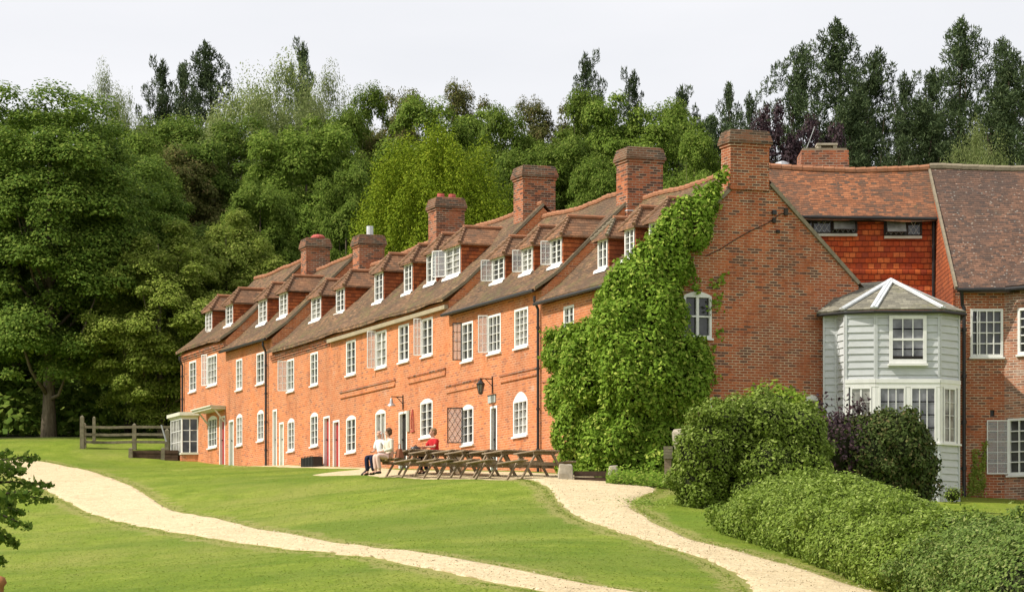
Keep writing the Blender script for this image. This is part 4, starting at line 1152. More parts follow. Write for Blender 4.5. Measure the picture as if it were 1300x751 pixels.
# ------------------------------------------------------------------ foliage
def rng(seed): return np.random.default_rng(seed)
def leaf_object(name, C, Nrm, size, mat_, parent=None, org=(0, 0, 0), aspect=0.62, seed=0, spread=0.35, tan=None):
    """one mesh of many bent leaf faces at C (n,3), facing about Nrm"""
    g = rng(seed); n_ = len(C)
    Nv = Nrm + g.normal(0, spread, (n_, 3)); Nv /= np.linalg.norm(Nv, axis=1)[:, None] + 1e-9
    T = g.normal(0, 1, (n_, 3)) if tan is None else tan + g.normal(0, .3, (n_, 3))
    T -= (T * Nv).sum(1)[:, None] * Nv; T /= np.linalg.norm(T, axis=1)[:, None] + 1e-9
    B = np.cross(Nv, T)
    s = (size * g.uniform(.65, 1.35, n_))[:, None]
    w = aspect * s
    tip, base = C + T * s * .55, C - T * s * .5
    l_, r_ = C + B * w * .5 - Nv * s * .12, C - B * w * .5 - Nv * s * .12
    V = np.stack([base, r_, tip, l_], 1).reshape(-1, 3) - np.array(org)
    me = bpy.data.meshes.new(name)
    me.vertices.add(4 * n_); me.vertices.foreach_set('co', V.ravel())
    me.loops.add(6 * n_); me.polygons.add(2 * n_)
    i = np.arange(n_) * 4
    me.loops.foreach_set('vertex_index', np.stack([i, i + 1, i + 2, i, i + 2, i + 3], 1).ravel())
    me.polygons.foreach_set('loop_start', np.arange(2 * n_) * 3)
    me.update(calc_edges=True)
    a = me.attributes.new('rnd', 'FLOAT', 'POINT'); a.data.foreach_set('value', np.repeat(g.random(n_), 4))
    me.materials.append(mat_)
    o = bpy.data.objects.new(name, me); COL.objects.link(o)
    if parent: o.parent = parent
    return o

def sph(g, n_):
    v = g.normal(0, 1, (n_, 3)); return v / np.linalg.norm(v, axis=1)[:, None]

def crown_points(seed, nclump, per, kind):
    """unit crown: x,y in about -0.5..0.5, z 0..1; returns leaf centres, normals, clump centres"""
    g = rng(seed)
    Cs, Rs = [], []
    if kind == 'pine':
        nb = 95
        for k in range(nb):
            z = .03 + .93 * min(1, (k + g.uniform(0, .9)) / nb) ** .85
            rad = (.5 * (1 - z) ** .8 + .02) * g.uniform(.45, 1.12)
            if g.random() < .15: rad *= 1.25
            a = k * 2.39996 + g.normal(0, .3)
            nf = max(2, int(rad / .07)); side = g.normal(0, .25)
            for q_ in range(nf):
                f = .35 + .65 * q_ / max(1, nf - 1); aa = a + side * f
                r_ = .045 * g.uniform(.6, 1.3) * (1.25 - z * .55)
                Cs.append((math.cos(aa) * rad * f + g.normal(0, .012), math.sin(aa) * rad * f + g.normal(0, .012), min(.985, z + rad * f * f * .20 + g.normal(0, .01)))); Rs.append(r_)
        for q_ in range(6): Cs.append((g.normal(0, .008), g.normal(0, .008), .90 + q_ * .017)); Rs.append(.026 - q_ * .002)
    elif kind == 'yew':
        for k in range(nclump):
            v = sph(g, 1)[0]; v[2] = abs(v[2]) if g.random() < .8 else v[2]
            r_ = g.uniform(.7, 1) ; z = .40 + v[2] * .5 * r_
            w_ = 1.0
            taper = 1.0; Cs.append((v[0] * .44 * r_ * taper, v[1] * .44 * r_ * taper, z)); Rs.append(.07 * g.uniform(.6, 1.3))
    else:
        off = g.uniform(0, 50)
        for k in range(nclump):
            v = sph(g, 1)[0]
            r_ = g.uniform(.35, 1) ** .45
            lump = 1 + (.2 if kind == 'fine' else .4) * nz.noise(Vector((v[0] * 1.7 + off, v[1] * 1.7, v[2] * 1.7)))
            Cs.append((v[0] * .42 * r_ * lump, v[1] * .42 * r_ * lump, .5 + v[2] * .44 * r_ * lump)); Rs.append(g.uniform(.04, .105) * (.95 if kind == 'fine' else 1))
    Cs, Rs = np.array(Cs), np.array(Rs)
    P, N_ = [], []
    for c, r_ in zip(Cs, Rs):
        m_ = int(per * (r_ / .09) ** 2) + 3
        v = sph(g, m_)
        if kind == 'broad': v[:, 2] = np.where(v[:, 2] < -.35, -v[:, 2] * .6, v[:, 2]); sc_ = np.array([1.15, 1.15, .62])
        elif kind == 'yew': sc_ = np.array([.62, .62, 1.35])
        elif kind == 'pine': sc_ = np.array([1.1, 1.1, .6])
        else: sc_ = np.array([1.0, 1.0, 1.0])
        rr = g.uniform(.55, 1.08, m_)[:, None] if kind != 'fine' else g.uniform(.2, 1.05, m_)[:, None]
        P.append(c + v * rr * r_ * sc_)
        up = np.array([0, 0, .8 if kind == 'broad' else .45])
        nn = v * .8 + up + (c - np.array([0, 0, .45])) * .6
        N_.append(nn)
    P = np.concatenate(P)
    z1, z0 = np.percentile(P[:, 2], 99.9), np.percentile(P[:, 2], .1)
    hw = np.percentile(np.hypot(P[:, 0], P[:, 1]), 98.5)
    S_ = np.array([.5 / hw, .5 / hw, 1 / (z1 - z0)]); T_ = np.array([0, 0, z0])
    return (P - T_) * S_, np.concatenate(N_), (Cs - T_) * S_

def trunk_mb(g, h, r0, lean, limbs, zfrac=.9):
    mb = MB(); k = 9
    off = g.uniform(0, 50)
    def axis(f): return Vector((lean[0] * f * h + .25 * nz.noise(Vector((off, f * 2, 0))) * f * 2, lean[1] * f * h + .25 * nz.noise(Vector((0, f * 2, off))) * f * 2, f * h * zfrac))
    pts = [axis(i / k) for i in range(k + 1)]
    pts[0].z = -.6
    mb.tube(pts, [r0 * (1.35 if i == 0 else 1) * (1 - .85 * i / k) for i in range(k + 1)], 9)
    for c in limbs:
        c = Vector(c); f = max(.12, min(.8, (c.z / h) - .22)); p = axis(f)
        r_ = r0 * (1 - .8 * f) * .42; m1 = p.lerp(c, .5) + Vector((0, 0, -.04 * h + g.normal(0, .2)))
        mb.tube([p, m1, c], [r_, r_ * .65, r_ * .2], 6)
    return mb

PROTO = {}
def tree_proto(key, kind, mat_, bark, H0, W0, nclump, per, leaf, seed, clear=.12, r0=.3, aspect=.62, nl=12, spread=.45):
    """build one tree of a kind at its real size; copies are scaled a little"""
    g = rng(seed)
    P, N_, Cs = crown_points(seed, nclump, per, kind)
    zc = clear * H0
    S = np.array([W0, W0, H0 - zc]); T = np.array([0, 0, zc])
    P = P * S + T; Cs = Cs * S + T
    tan = None
    if kind == 'pine': tan = N_ * .7 + np.array([0, 0, .3]); 
    
    if kind == 'fine': tan = np.tile([0, 0, -1.0], (len(P), 1))
    if kind == 'pine':
        nn = g.normal(0, 1, P.shape); 
    else: nn = N_
    return dict(kind=kind, P=P, N=nn, Cs=Cs, mat=mat_, bark=bark, H=H0, W=W0, leaf=leaf, seed=seed, r0=r0, aspect=aspect, nl=nl, tan=tan, spread=spread, done=None)

def make_tree(proto, name, loc, label, cat, group, h, w, rz=0, lean=(0, 0)):
    p = PROTO[proto]
    sc = (w / p['W'], w / p['W'], h / p['H'])
    if p['done'] is None:
        g = rng(p['seed'] + 5)
        t = thing(name, (0, 0, 0), label, cat, group)
        leaf_object('crown', p['P'], p['N'], p['leaf'], p['mat'], t, aspect=p['aspect'], seed=p['seed'], spread=p['spread'], tan=p['tan'])
        idx = g.permutation(len(p['Cs']))[:p['nl']]
        tb = trunk_mb(g, p['H'], p['r0'], lean, [p['Cs'][i] for i in idx])
        build(tb, 'trunk', p['bark'], t, smooth=True, local=True, norm=False)
        p['done'] = t
    else:
        t = copy_thing(p['done'], (0, 0, 0), 0, label); t.name = name
        t['category'] = cat; t['group'] = group
    t.location = loc; t.rotation_euler = (0, 0, rz); t.scale = sc
    return t

PROTO['oak'] = tree_proto('oak', 'broad', L_OAK, BARK, 17, 11, 330, 780, .165, 11, clear=.16, r0=.34)
PROTO['syc'] = tree_proto('syc', 'broad', L_SYC, BARK, 14, 10, 290, 640, .18, 12, clear=.06, r0=.28)
PROTO['syc2'] = tree_proto('syc2', 'broad', L_SYC, BARK, 13, 9, 260, 680, .16, 13, clear=.05, r0=.26)
PROTO['olive'] = tree_proto('olive', 'broad', L_OLIVE, BARK, 11, 9, 290, 600, .145, 14, clear=.05, r0=.2)
PROTO['willow'] = tree_proto('willow', 'fine', L_WIL, BARK, 15, 9, 420, 560, .12, 15, clear=.05, r0=.25, aspect=.45, spread=.8)
PROTO['pine'] = tree_proto('pine', 'pine', L_PINE, BARKD, 16, 6.5, 0, 600, .19, 16, clear=.02, r0=.2, aspect=.22, nl=26, spread=.3)
PROTO['pine2'] = tree_proto('pine2', 'pine', L_PINE, BARKD, 16, 8, 0, 760, .19, 26, clear=.02, r0=.2, aspect=.22, nl=26, spread=.3)
PROTO['yew'] = tree_proto('yew', 'yew', L_YEW, BARK, 12, 8, 430, 420, .105, 17, clear=.02, r0=.25, aspect=.5, spread=.6)
PROTO['bronze'] = tree_proto('bronze', 'broad', L_BROWN, BARKD, 14, 8, 260, 600, .155, 18, clear=.08, r0=.25)
PROTO['purple'] = tree_proto('purple', 'broad', L_PURP, BARKD, 10, 6, 150, 260, .18, 19, clear=.05, r0=.2)

def px_tree(proto, pxc, pyt, wpx, dep, label, cat='tree', group='trees of the wood behind the cottages', name='broadleaf_tree', rz=None, sink=0.0):
    x = (pxc - CX) / F * dep; zt = (HY - pyt) / F * dep
    zg = tz(max(-110, min(110, x)), min(dep, 205)) - sink
    w = wpx / F * dep
    return make_tree(proto, name, (x, dep, zg), label, cat, group, zt - zg, w * (2.3 if 'pine' in proto else 1.12), rz if rz is not None else random.uniform(0, 6.28))

TREES = [
 ('oak', 62, 118, 255, 120, 'tall dark green oak with bare grey trunk at far left of the lawn', 'oak_tree'),
 ('oak', -70, 128, 230, 124, 'dark oak cut by the left edge of the picture', 'oak_tree'),
 ('oak', 165, 200, 190, 128, 'dark green tree between the tall left oak and the yellowish trees', 'oak_tree'),
 ('oak', 20, 300, 200, 134, 'lower dark tree in the shade behind the tall left oak', 'oak_tree'),
 ('olive', 205, 282, 190, 119, 'yellowish green tree leaning over the rail fence left of the cottages', 'small_tree'),
 ('olive', 290, 268, 170, 124, 'yellowish green bushy tree just behind the farthest cottage', 'small_tree'),
 ('syc2', 165, 172, 130, 142, 'light green tree with pointed top left of the brownish tree', 'ash_tree'),
 ('bronze', 240, 190, 150, 146, 'brownish green tree between the ash and the grey willow', 'broadleaf_tree'),
 ('willow', 150, 94, 100, 160, 'thin wispy birch standing against the sky left of the dark pines', 'birch_tree'),
 ('pine', 205, 78, 60, 172, 'dark pine nearest the wispy birch', 'pine_tree'),
 ('pine2', 262, 60, 100, 174, 'tallest dark pine left of the grey willow', 'pine_tree'),
 ('pine', 232, 84, 70, 178, 'dark pine standing between two others left of the willow', 'pine_tree'),
 ('pine', 384, 56, 60, 180, 'small pine tip poking up behind the grey willow', 'pine_tree'),
 ('willow', 325, 80, 210, 156, 'large grey green willow rising above the wood', 'willow_tree'),
 ('willow', 395, 92, 130, 160, 'narrower grey green willow right of the large one', 'willow_tree'),
 ('syc', 388, 150, 175, 138, 'bright green sycamore above the red capped chimney', 'sycamore_tree'),
 ('syc', 330, 225, 130, 132, 'bright green sycamore lower in the wood left of the red capped chimney', 'sycamore_tree'),
 ('syc', 440, 215, 110, 126, 'deep green sycamore just left of the golden yew', 'sycamore_tree'),
 ('syc2', 466, 110, 95, 156, 'pale green rounded tree right of the willows on the skyline', 'broadleaf_tree'),
 ('bronze', 520, 114, 95, 160, 'dark bronze tree on the skyline above the golden yew', 'bronze_tree'),
 ('bronze', 585, 112, 95, 160, 'bronze green tree on the skyline with ragged top', 'bronze_tree'),
 ('bronze', 488, 165, 90, 150, 'bronze green tree just below the skyline left of the yew top', 'bronze_tree'),
 ('yew', 556, 164, 215, 107, 'golden green yew with plumed foliage behind the twin pot chimney', 'yew_tree'),
 ('syc2', 640, 140, 120, 148, 'green tree right of the bronze trees on the skyline', 'broadleaf_tree'),
 ('bronze', 690, 128, 90, 158, 'bronze tree beside the lone pointed pine', 'bronze_tree'),
 ('syc', 700, 168, 150, 128, 'green sycamore behind the two tall cottage chimneys', 'sycamore_tree'),
 ('syc', 800, 128, 170, 132, 'broad green sycamore above the large cottage chimney', 'sycamore_tree'),
 ('syc2', 880, 172, 120, 122, 'green tree left of the gable chimney', 'broadleaf_tree'),
 ('syc2', 760, 200, 120, 120, 'lower green tree between the two tallest chimneys', 'broadleaf_tree'),
 ('syc2', 620, 215, 110, 116, 'lower green tree right of the golden yews', 'broadleaf_tree'),
 ('syc2', 545, 128, 150, 150, 'green tree below the bronze trees on the skyline behind the yews', 'broadleaf_tree'),
 ('syc', 620, 150, 170, 156, 'broad green tree on the skyline right of the ragged bronze tree', 'sycamore_tree'),
 ('syc2', 735, 120, 130, 150, 'green tree directly below the lone pointed pine', 'broadleaf_tree'),
 ('syc2', 860, 130, 130, 150, 'green tree on the skyline below the small dark pines', 'broadleaf_tree'),
 ('oak', 270, 150, 190, 150, 'dark green tree filling the wood under the left pines', 'broadleaf_tree'),
 ('syc2', 440, 140, 120, 148, 'mid green tree under the willows above the left chimneys', 'broadleaf_tree'),
 ('oak', 70, 150, 260, 148, 'dark green tree closing the wood behind the tall left oak', 'broadleaf_tree'),
 ('oak', -20, 165, 240, 155, 'far dark tree behind the oak cut by the left edge', 'broadleaf_tree'),
 ('syc2', 210, 150, 170, 165, 'mid green tree below the dark left pines', 'broadleaf_tree'),
 ('pine', 745, 70, 62, 165, 'lone pointed pine on the middle of the skyline', 'pine_tree'),
 ('pine', 803, 92, 55, 160, 'small pine tip right of the lone pointed pine', 'pine_tree'),
 ('pine', 866, 112, 70, 156, 'dark pine left of the forked pair of pines', 'pine_tree'),
 ('pine', 925, 108, 60, 154, 'dark pine just above the gable chimney', 'pine_tree'),
 ('pine', 953, 120, 55, 158, 'thin pine right of the gable chimney', 'pine_tree'),
 ('pine2', 905, 150, 120, 150, 'broad low pine behind the gable chimney', 'pine_tree'),
 ('pine2', 1062, 32, 120, 136, 'tallest pine above the tile hung wall', 'pine_tree'),
 ('pine2', 1015, 62, 100, 134, 'dark pine left of the tallest one above the middle roof', 'pine_tree'),
 ('pine2', 1110, 68, 110, 133, 'dark pine right of the tallest one above the middle roof', 'pine_tree'),
 ('pine', 1150, 95, 80, 130, 'shorter pine in the dip between two pine groups', 'pine_tree'),
 ('pine2', 1085, 120, 120, 126, 'broad pine low behind the big low chimney', 'pine_tree'),
 ('pine2', 1222, 28, 110, 132, 'tallest pine of the right hand group', 'pine_tree'),
 ('pine2', 1275, 54, 110, 130, 'dark pine beside the tallest one at upper right', 'pine_tree'),
 ('pine2', 1320, 60, 110, 134, 'dark pine cut by the right edge', 'pine_tree'),
 ('pine', 1185, 90, 100, 136, 'dark pine left of the tallest one at upper right', 'pine_tree'),
 ('pine2', 1170, 130, 130, 124, 'low broad pine above the roof valley at right', 'pine_tree'),
 ('pine2', 1270, 115, 150, 124, 'low dense pine behind the speckled roof', 'pine_tree'),
 ('purple', 985, 132, 80, 118, 'dark purple beech between gable chimney and low chimney', 'copper_beech_tree'),
 ('purple', 1040, 150, 75, 120, 'dark purple beech behind the big low chimney', 'copper_beech_tree'),
 ('willow', 1242, 158, 130, 108, 'pale olive bush showing over the speckled roof ridge', 'small_tree'),
]
for tr_ in TREES:
    px_tree(*tr_[:6], name=tr_[6])

# undergrowth and far mass that closes the wood
g = rng(99); P, N_ = [], []
xs_ = g.uniform(-45, 45, 900); ys_ = g.uniform(121, 190, 900)
for x, y in zip(xs_, ys_):
    z = tz(x, y); r_ = g.uniform(1.2, 2.6); m_ = 110
    v = sph(g, m_); v[:, 2] = np.abs(v[:, 2])
    P.append(np.array([x, y, z]) + v * r_ * np.array([1, 1, 1.4])); N_.append(v + np.array([0, 0, .5]))
o = leaf_object('undergrowth', np.concatenate(P), np.concatenate(N_), .42, L_OAK, seed=3)
tag(o, 'dark leafy undergrowth filling the wood floor behind the trees', 'undergrowth', kind='stuff')
g = rng(98); P, N_ = [], []
for k in range(1500):
    x = g.uniform(-60, 60); y = g.uniform(182, 200); z = tz(x, y) + g.uniform(0, (15 if x < -14 else 9.5) + 2.0 * math.sin(x * .15)); r_ = g.uniform(1.4, 2.8)
    v = sph(g, 120); P.append(np.array([x, y, z]) + v * r_); N_.append(v + np.array([0, 0, .6]))
o = leaf_object('far_woodland', np.concatenate(P), np.concatenate(N_), .5, L_OAK, seed=4)
tag(o, 'distant mass of dark green woodland seen between the nearer trees', 'woodland', kind='stuff')

# ------------------------------------------------------------------ shrubs, hedges and the creeper as leaf-covered bodies
def blob_leaves(blobs, dens, seed, inner=.86, up=.35, jit=.06, lump=.1, lscale=1.2):
    """points on the outside of a union of ellipsoids (c, (rx,ry,rz))"""
    g = rng(seed); P, N_ = [], []
    for i, (c, r_) in enumerate(blobs):
        r_ = np.array(r_, float); c = np.array(c, float)
        area = 4 * math.pi * ((r_[0] * r_[1]) ** 1.6 / 3 + (r_[0] * r_[2]) ** 1.6 / 3 + (r_[1] * r_[2]) ** 1.6 / 3) ** (1 / 1.6)
        n_ = int(area * dens); v = sph(g, n_)
        p = c + v * r_
        f = np.array([nz.noise(Vector(q * lscale)) + .5 * nz.noise(Vector(q * lscale * 2.7)) for q in p])
        p = c + v * r_ * (1 + lump * f[:, None]) + g.normal(0, jit, (n_, 3))
        keep = np.ones(n_, bool)
        for j, (c2, r2) in enumerate(blobs):
            if j != i: keep &= (((p - np.array(c2)) / (np.array(r2) * inner)) ** 2).sum(1) > 1
        nn = v / r_; nn /= np.linalg.norm(nn, axis=1)[:, None]
        P.append(p[keep]); N_.append((nn + np.array([0, 0, up]))[keep])
    return np.concatenate(P), np.concatenate(N_)
def ico(mb, c, r_, sub=2, mi=0):
    bm = bmesh.new(); bmesh.ops.create_icosphere(bm, subdivisions=sub, radius=1)
    vs_ = [(c[0] + v.co.x * r_[0], c[1] + v.co.y * r_[1], c[2] + v.co.z * r_[2]) for v in bm.verts]
    mb.add(vs_, [tuple(v.index for v in f.verts) for f in bm.faces], mi); bm.free()
def bush(name, label, cat, blobs, dens, leaf, mat_, seed, base, group=None, core=.9, subs=0, subr=(.16, .34), subz=.85, extra=None, **kw):
    t = thing(name, base, label, cat, group)
    allb = list(blobs)
    if subs:                      # clumps standing out of the body
        g = rng(seed + 100)
        for c, r_ in blobs:
            c, r_ = np.array(c), np.array(r_)
            for q_ in range(max(2, int(subs * (r_[0] * r_[2] + r_[1] * r_[2] + r_[0] * r_[1])))):
                v = sph(g, 1)[0]; p = c + v * r_ * g.uniform(.92, 1.16)
                if any((((p - np.array(c2)) / (np.array(r2) * .85)) ** 2).sum() < 1 for c2, r2 in blobs): continue
                a = min(g.uniform(*subr), .8 * min(r_[0], r_[2])); allb.append((tuple(p), (a * 1.0, a * 1.0, a * subz)))
    P, N_ = blob_leaves(allb, dens, seed, **kw)
    if extra: P = np.concatenate([P, extra[0]]); N_ = np.concatenate([N_, extra[1]])
    leaf_object('foliage', P, N_, leaf, mat_, t, org=base, seed=seed, spread=.5)
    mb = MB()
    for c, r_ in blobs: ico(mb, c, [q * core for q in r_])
    build(mb, 'dark_inner_fill', CORE, t, norm=False)  # added solid dark bodies behind the leaves keep the bush opaque
    return t
def pb(px, py, dep, rpx, ry=None, rz=None, rx=None):
    c = at(px, py, dep); k = dep / F
    return (tuple(c), ((rx or rpx) * k, (ry if ry is not None else rpx * k), (rz or rpx) * k))

# tall ivy mound at the head of the hedge
bl = [pb(896, 577, 62.2, 38, rz=44), pb(887, 612, 62.2, 28, rz=44), pb(897, 640, 62.2, 26, rz=26), pb(925, 548, 62.6, 44, rz=34), pb(962, 536, 62.8, 44, rz=30), pb(1003, 550, 63, 46, rz=34),
      pb(975, 595, 62.2, 40), pb(1010, 590, 62.8, 42), pb(958, 632, 61.8, 30), pb(985, 640, 62, 34), pb(932, 600, 63.9, 40, rz=56), pb(935, 575, 63.2, 34)]
bush('ivy_hedge', 'tall rounded ivy covered mound at the head of the long hedge', 'hedge', bl, 480, .085, L_IVY, 21, (*at(940, 668, 62)[:2], tz(*at(940, 668, 62)[:2])), lump=.12, jit=.04, subs=10, subr=(.12, .3))
# long low hedge
bl = []
top = [(965, 622), (1000, 602), (1035, 597), (1070, 600), (1105, 610), (1140, 626), (1180, 642), (1220, 652), (1260, 656), (1300, 658), (1345, 664)]
bot = [(915, 672), (950, 684), (985, 694), (1020, 706), (1060, 720), (1100, 735), (1145, 749), (1185, 758), (1230, 770), (1275, 782), (1320, 795)]
top, bot = resample([(980, 618)] + top[1:], 34), resample([(948, 678)] + bot[1:], 34)
for ti, ((x, y), bb_) in enumerate(zip(top, bot)):
    hx, hy = hit(*bb_); d_ = hy + 1.75 + .2 * math.sin(ti * 1.7); y += 9 + 2.5 * math.sin(ti * 2.3)
    q = at(x, y, d_); zg = tz(q.x, q.y); hh = q.z - zg
    fx = at((x + bb_[0]) / 2, 700, hy + .9)
    bl.append(((q.x, q.y, zg + hh * .42), (1.0, 1.1, hh * .60)))
    bl.append(((fx.x, fx.y, tz(fx.x, fx.y) + hh * .30), (.95, .95, hh * .55)))
bush('low_hedge', 'long low ivy hedge running down to the lower right corner', 'hedge', bl[:50], 620, .072, L_IVY, 22, (*at(1060, 690, 58)[:2], tz(*at(1060, 690, 58)[:2])), lump=.10, jit=.04, subs=3, subr=(.12, .24), core=.84)
bush('low_hedge', 'lighter clipped end of the long hedge at the lower right corner', 'hedge', bl[48:], 700, .066, L_HEDGE, 23, (*at(1270, 720, 49)[:2], tz(*at(1270, 720, 49)[:2])), lump=.10, jit=.04, subs=3, subr=(.1, .22), core=.84)
bl = [pb(985, 520, 66.5, 40, rz=26), pb(950, 540, 66.5, 34, rz=26), pb(1015, 535, 66.5, 30, rz=24), pb(975, 590, 66.5, 55)]
bush('lime_shrub', 'lime green leafy shrub rising behind the ivy mound', 'shrub', bl, 220, .15, L_LIME, 24, (*at(985, 640, 66.5)[:2], tz(*at(985, 640, 66.5)[:2])), lump=.25, jit=.12, core=.8)
bl = [pb(1125, 575, 67, 52, rz=46), pb(1150, 590, 67, 36, rz=42), pb(1095, 590, 66.5, 45, rz=50), pb(1130, 548, 67, 42, rz=24), pb(1158, 558, 67, 24), pb(1110, 610, 67, 45), pb(1160, 620, 67, 26), pb(1162, 595, 67, 26), pb(1150, 545, 67, 24, rz=18)]
bush('dark_shrub', 'dark clipped shrub in front of the grey bay windows', 'shrub', bl, 330, .10, L_SHRUB, 25, (*at(1125, 650, 67)[:2], tz(*at(1125, 650, 67)[:2])), lump=.12, jit=.05, subs=10, subr=(.1, .24))
bl = [pb(1055, 570, 66.0, 36, rz=42), pb(1035, 555, 66.0, 28), pb(1078, 545, 67.2, 26, rz=22), pb(1070, 600, 66.5, 32)]
g = rng(5)
P, N_ = [], []; mb = MB(); o0 = at(1065, 600, 67)
for k in range(16):
    tip = at(g.uniform(1035, 1110), g.uniform(500, 530), g.uniform(66.6, 67.4)); mb.tube([o0, o0.lerp(tip, .6) + Vector((g.normal(0, .1), 0, 0)), tip], [.02, .012, .005], 5)
    for f in np.linspace(.45, 1, 26):
        q = o0.lerp(tip, f) + Vector(g.normal(0, .09, 3)); P.append(tuple(q)); N_.append(g.normal(0, 1, 3))
t = bush('purple_shrub', 'airy purple leaved shrub between lime shrub and dark shrub', 'shrub', bl, 170, .11, L_PURP, 26, (*at(1065, 650, 66.8)[:2], tz(*at(1065, 650, 66.8)[:2])), lump=.3, jit=.14, core=.72, extra=(np.array(P), np.array(N_)))
build(mb, 'stems', BARKD, t, norm=False)
bl = [pb(1209, 628, 73.0, 11, rz=9)]
bush('round_shrub', 'small round green shrub at the foot of the grey bay', 'shrub', bl, 500, .06, L_IVY, 27, tuple(at(1209, 638, 73.0)))

# creeper over the corner of the end cottage: lumps hugging the facade plane, the corner and the gable plane
cre = []
def fa_blob(px, py, rpx, out=.35, th=.55):
    a = FA.a(px, out)
    if a < 0: c = FA.P(a, out, 0)
    else: c = GP.P(GP.a(px, out), out, 0)
    z = c.y * (HY - py) / F; r_ = rpx * c.y / F
    return ((c.x, c.y, z), (r_, max(th, r_ * .7), r_))
for px, py, r_, o_, th in ((914, 224, 5, .12, .10), (906, 238, 8, .15, .12), (896, 254, 13, .2, .2), (882, 272, 19, .25, .3), (868, 292, 24, .3, .4), (850, 312, 27, .35, .45), (832, 332, 29, .4, .5),
        (856, 330, 22, .3, .4), (815, 352, 30, .4, .5), (822, 360, 27, .4, .5), (800, 375, 32, .45, .6), (830, 392, 40, .45, .6), (788, 402, 34, .5, .6), (826, 398, 20, .3, .35), (800, 430, 46, .55, .7), (765, 432, 32, .55, .7),
        (838, 443, 32, .45, .6), (872, 462, 26, .3, .4), (760, 470, 46, .6, .7), (810, 475, 50, .6, .8), (735, 500, 34, .55, .6), (852, 488, 36, .45, .6), (722, 520, 22, .45, .5), (765, 520, 46, .6, .8), (815, 525, 50, .6, .8),
        (850, 530, 26, .4, .5), (745, 552, 38, .55, .7), (790, 565, 46, .6, .8), (830, 570, 38, .5, .7), (733, 582, 20, .6, .5), (762, 592, 24, .7, .5), (800, 600, 30, .8, .5), (835, 598, 20, .7, .5)):
    cre.append(fa_blob(px, py, r_ * .76, o_ * (.8 + .5 * math.sin(px * 12.9 + py * 7.7)), th * .75))
base = (*P0, tz(*P0))
g = rng(44); P, N_ = [], []       # loose sprays and runners on the gable brick
for (x0, y0, x1, y1, k) in ((870, 470, 912, 482, 60), (905, 360, 924, 350, 34), (900, 395, 915, 372, 22), (912, 372, 914, 430, 30), (890, 500, 905, 440, 50), (878, 330, 885, 372, 60), (868, 378, 878, 425, 26), (915, 235, 923, 212, 50), (880, 490, 900, 520, 20)):
    for f in g.random(k):
        px, py = x0 + (x1 - x0) * f + g.normal(0, 3.2), y0 + (y1 - y0) * f + g.normal(0, 3.2); o_ = g.uniform(.03, .14)
        P.append(tuple(GP.P(GP.a(px, o_), o_, GP.z(px, py, o_)))); N_.append(tuple(GP.N + Vector((0, 0, .4))))
vt = bush('creeper', 'huge light green creeper covering the near corner of the cottage row', 'creeper', cre, 420, .125, L_VINE, 31, base, lump=.25, jit=.06, core=.8, up=.5, lscale=2.0, subs=30, subr=(.12, .36), subz=1.5, extra=(np.array(P), np.array(N_)))
bl = []
for px, py, r_, o_ in ((706, 436, 15, .4), (722, 428, 15, .4), (738, 434, 15, .4), (704, 454, 14, .4), (716, 450, 20, .4), (740, 452, 20, .4), (716, 468, 12, .4)): bl.append(fa_blob(px, py, r_, o_, .4))
q = FA.P(FA.a(725), .3, 0)
bush('rounded_creeper', 'rounded clump of creeper on the facade left of the main mass', 'creeper', bl, 420, .12, L_VINE, 32, (q.x, q.y, tz(q.x, q.y)), lump=.16, jit=.06, core=.85, subs=20, subr=(.10, .2))
# ground ivy and weeds at the foot of the creeper
g = rng(61); P, N_ = [], []
for k in range(5200):
    px = g.uniform(770, 870); py = 0
    dd = g.uniform(69.0, 72.6); x = (px - CX) / F * dd; P.append((x, dd, tz(x, dd) + abs(g.normal(0, .16)))); N_.append((g.normal(0, .3), -.5, 1))
o = leaf_object('ground_ivy', np.array(P), np.array(N_), .10, L_VINE, seed=62); tag(o, 'low ivy spreading on the ground below the creeper', 'ground ivy', kind='stuff')
g = rng(63); P, N_ = [], []
for k in range(900):
    hx, hy = hit(806, 640); r_ = abs(g.normal(0, .55)); a = g.uniform(0, 6.28); x, y = hx + .35 + r_ * math.cos(a), hy + .2 + r_ * 1.5 * math.sin(a)
    P.append((x, y, tz(x, y) + abs(g.normal(0, .06)))); N_.append((0, -.4, 1))
o = leaf_object('clover_patch', np.array(P), np.array(N_), .05, L_IVY, seed=64); tag(o, 'low clover patch at the bend of the right path', 'clover', kind='stuff')
# climbing sprigs on the right wall
g = rng(65); P, N_ = [], []
for (x0, y0, x1, y1, k) in ((1236, 628, 1238, 570, 60), (1240, 625, 1252, 560, 60), (1230, 630, 1233, 600, 30), (1246, 630, 1248, 590, 30)):
    for f in g.random(k * 3):
        px, py = x0 + (x1 - x0) * f + g.normal(0, 2), y0 + (y1 - y0) * f; o_ = g.uniform(.02, .1); P.append(tuple(FR.P(FR.a(px), o_, FR.z(px, py)))); N_.append((0, -1, .4))
o = leaf_object('wall_climber', np.array(P), np.array(N_), .08, L_OLIVE, seed=66); tag(o, 'thin green climber on the brick wall beside the bay drainpipe', 'climber')

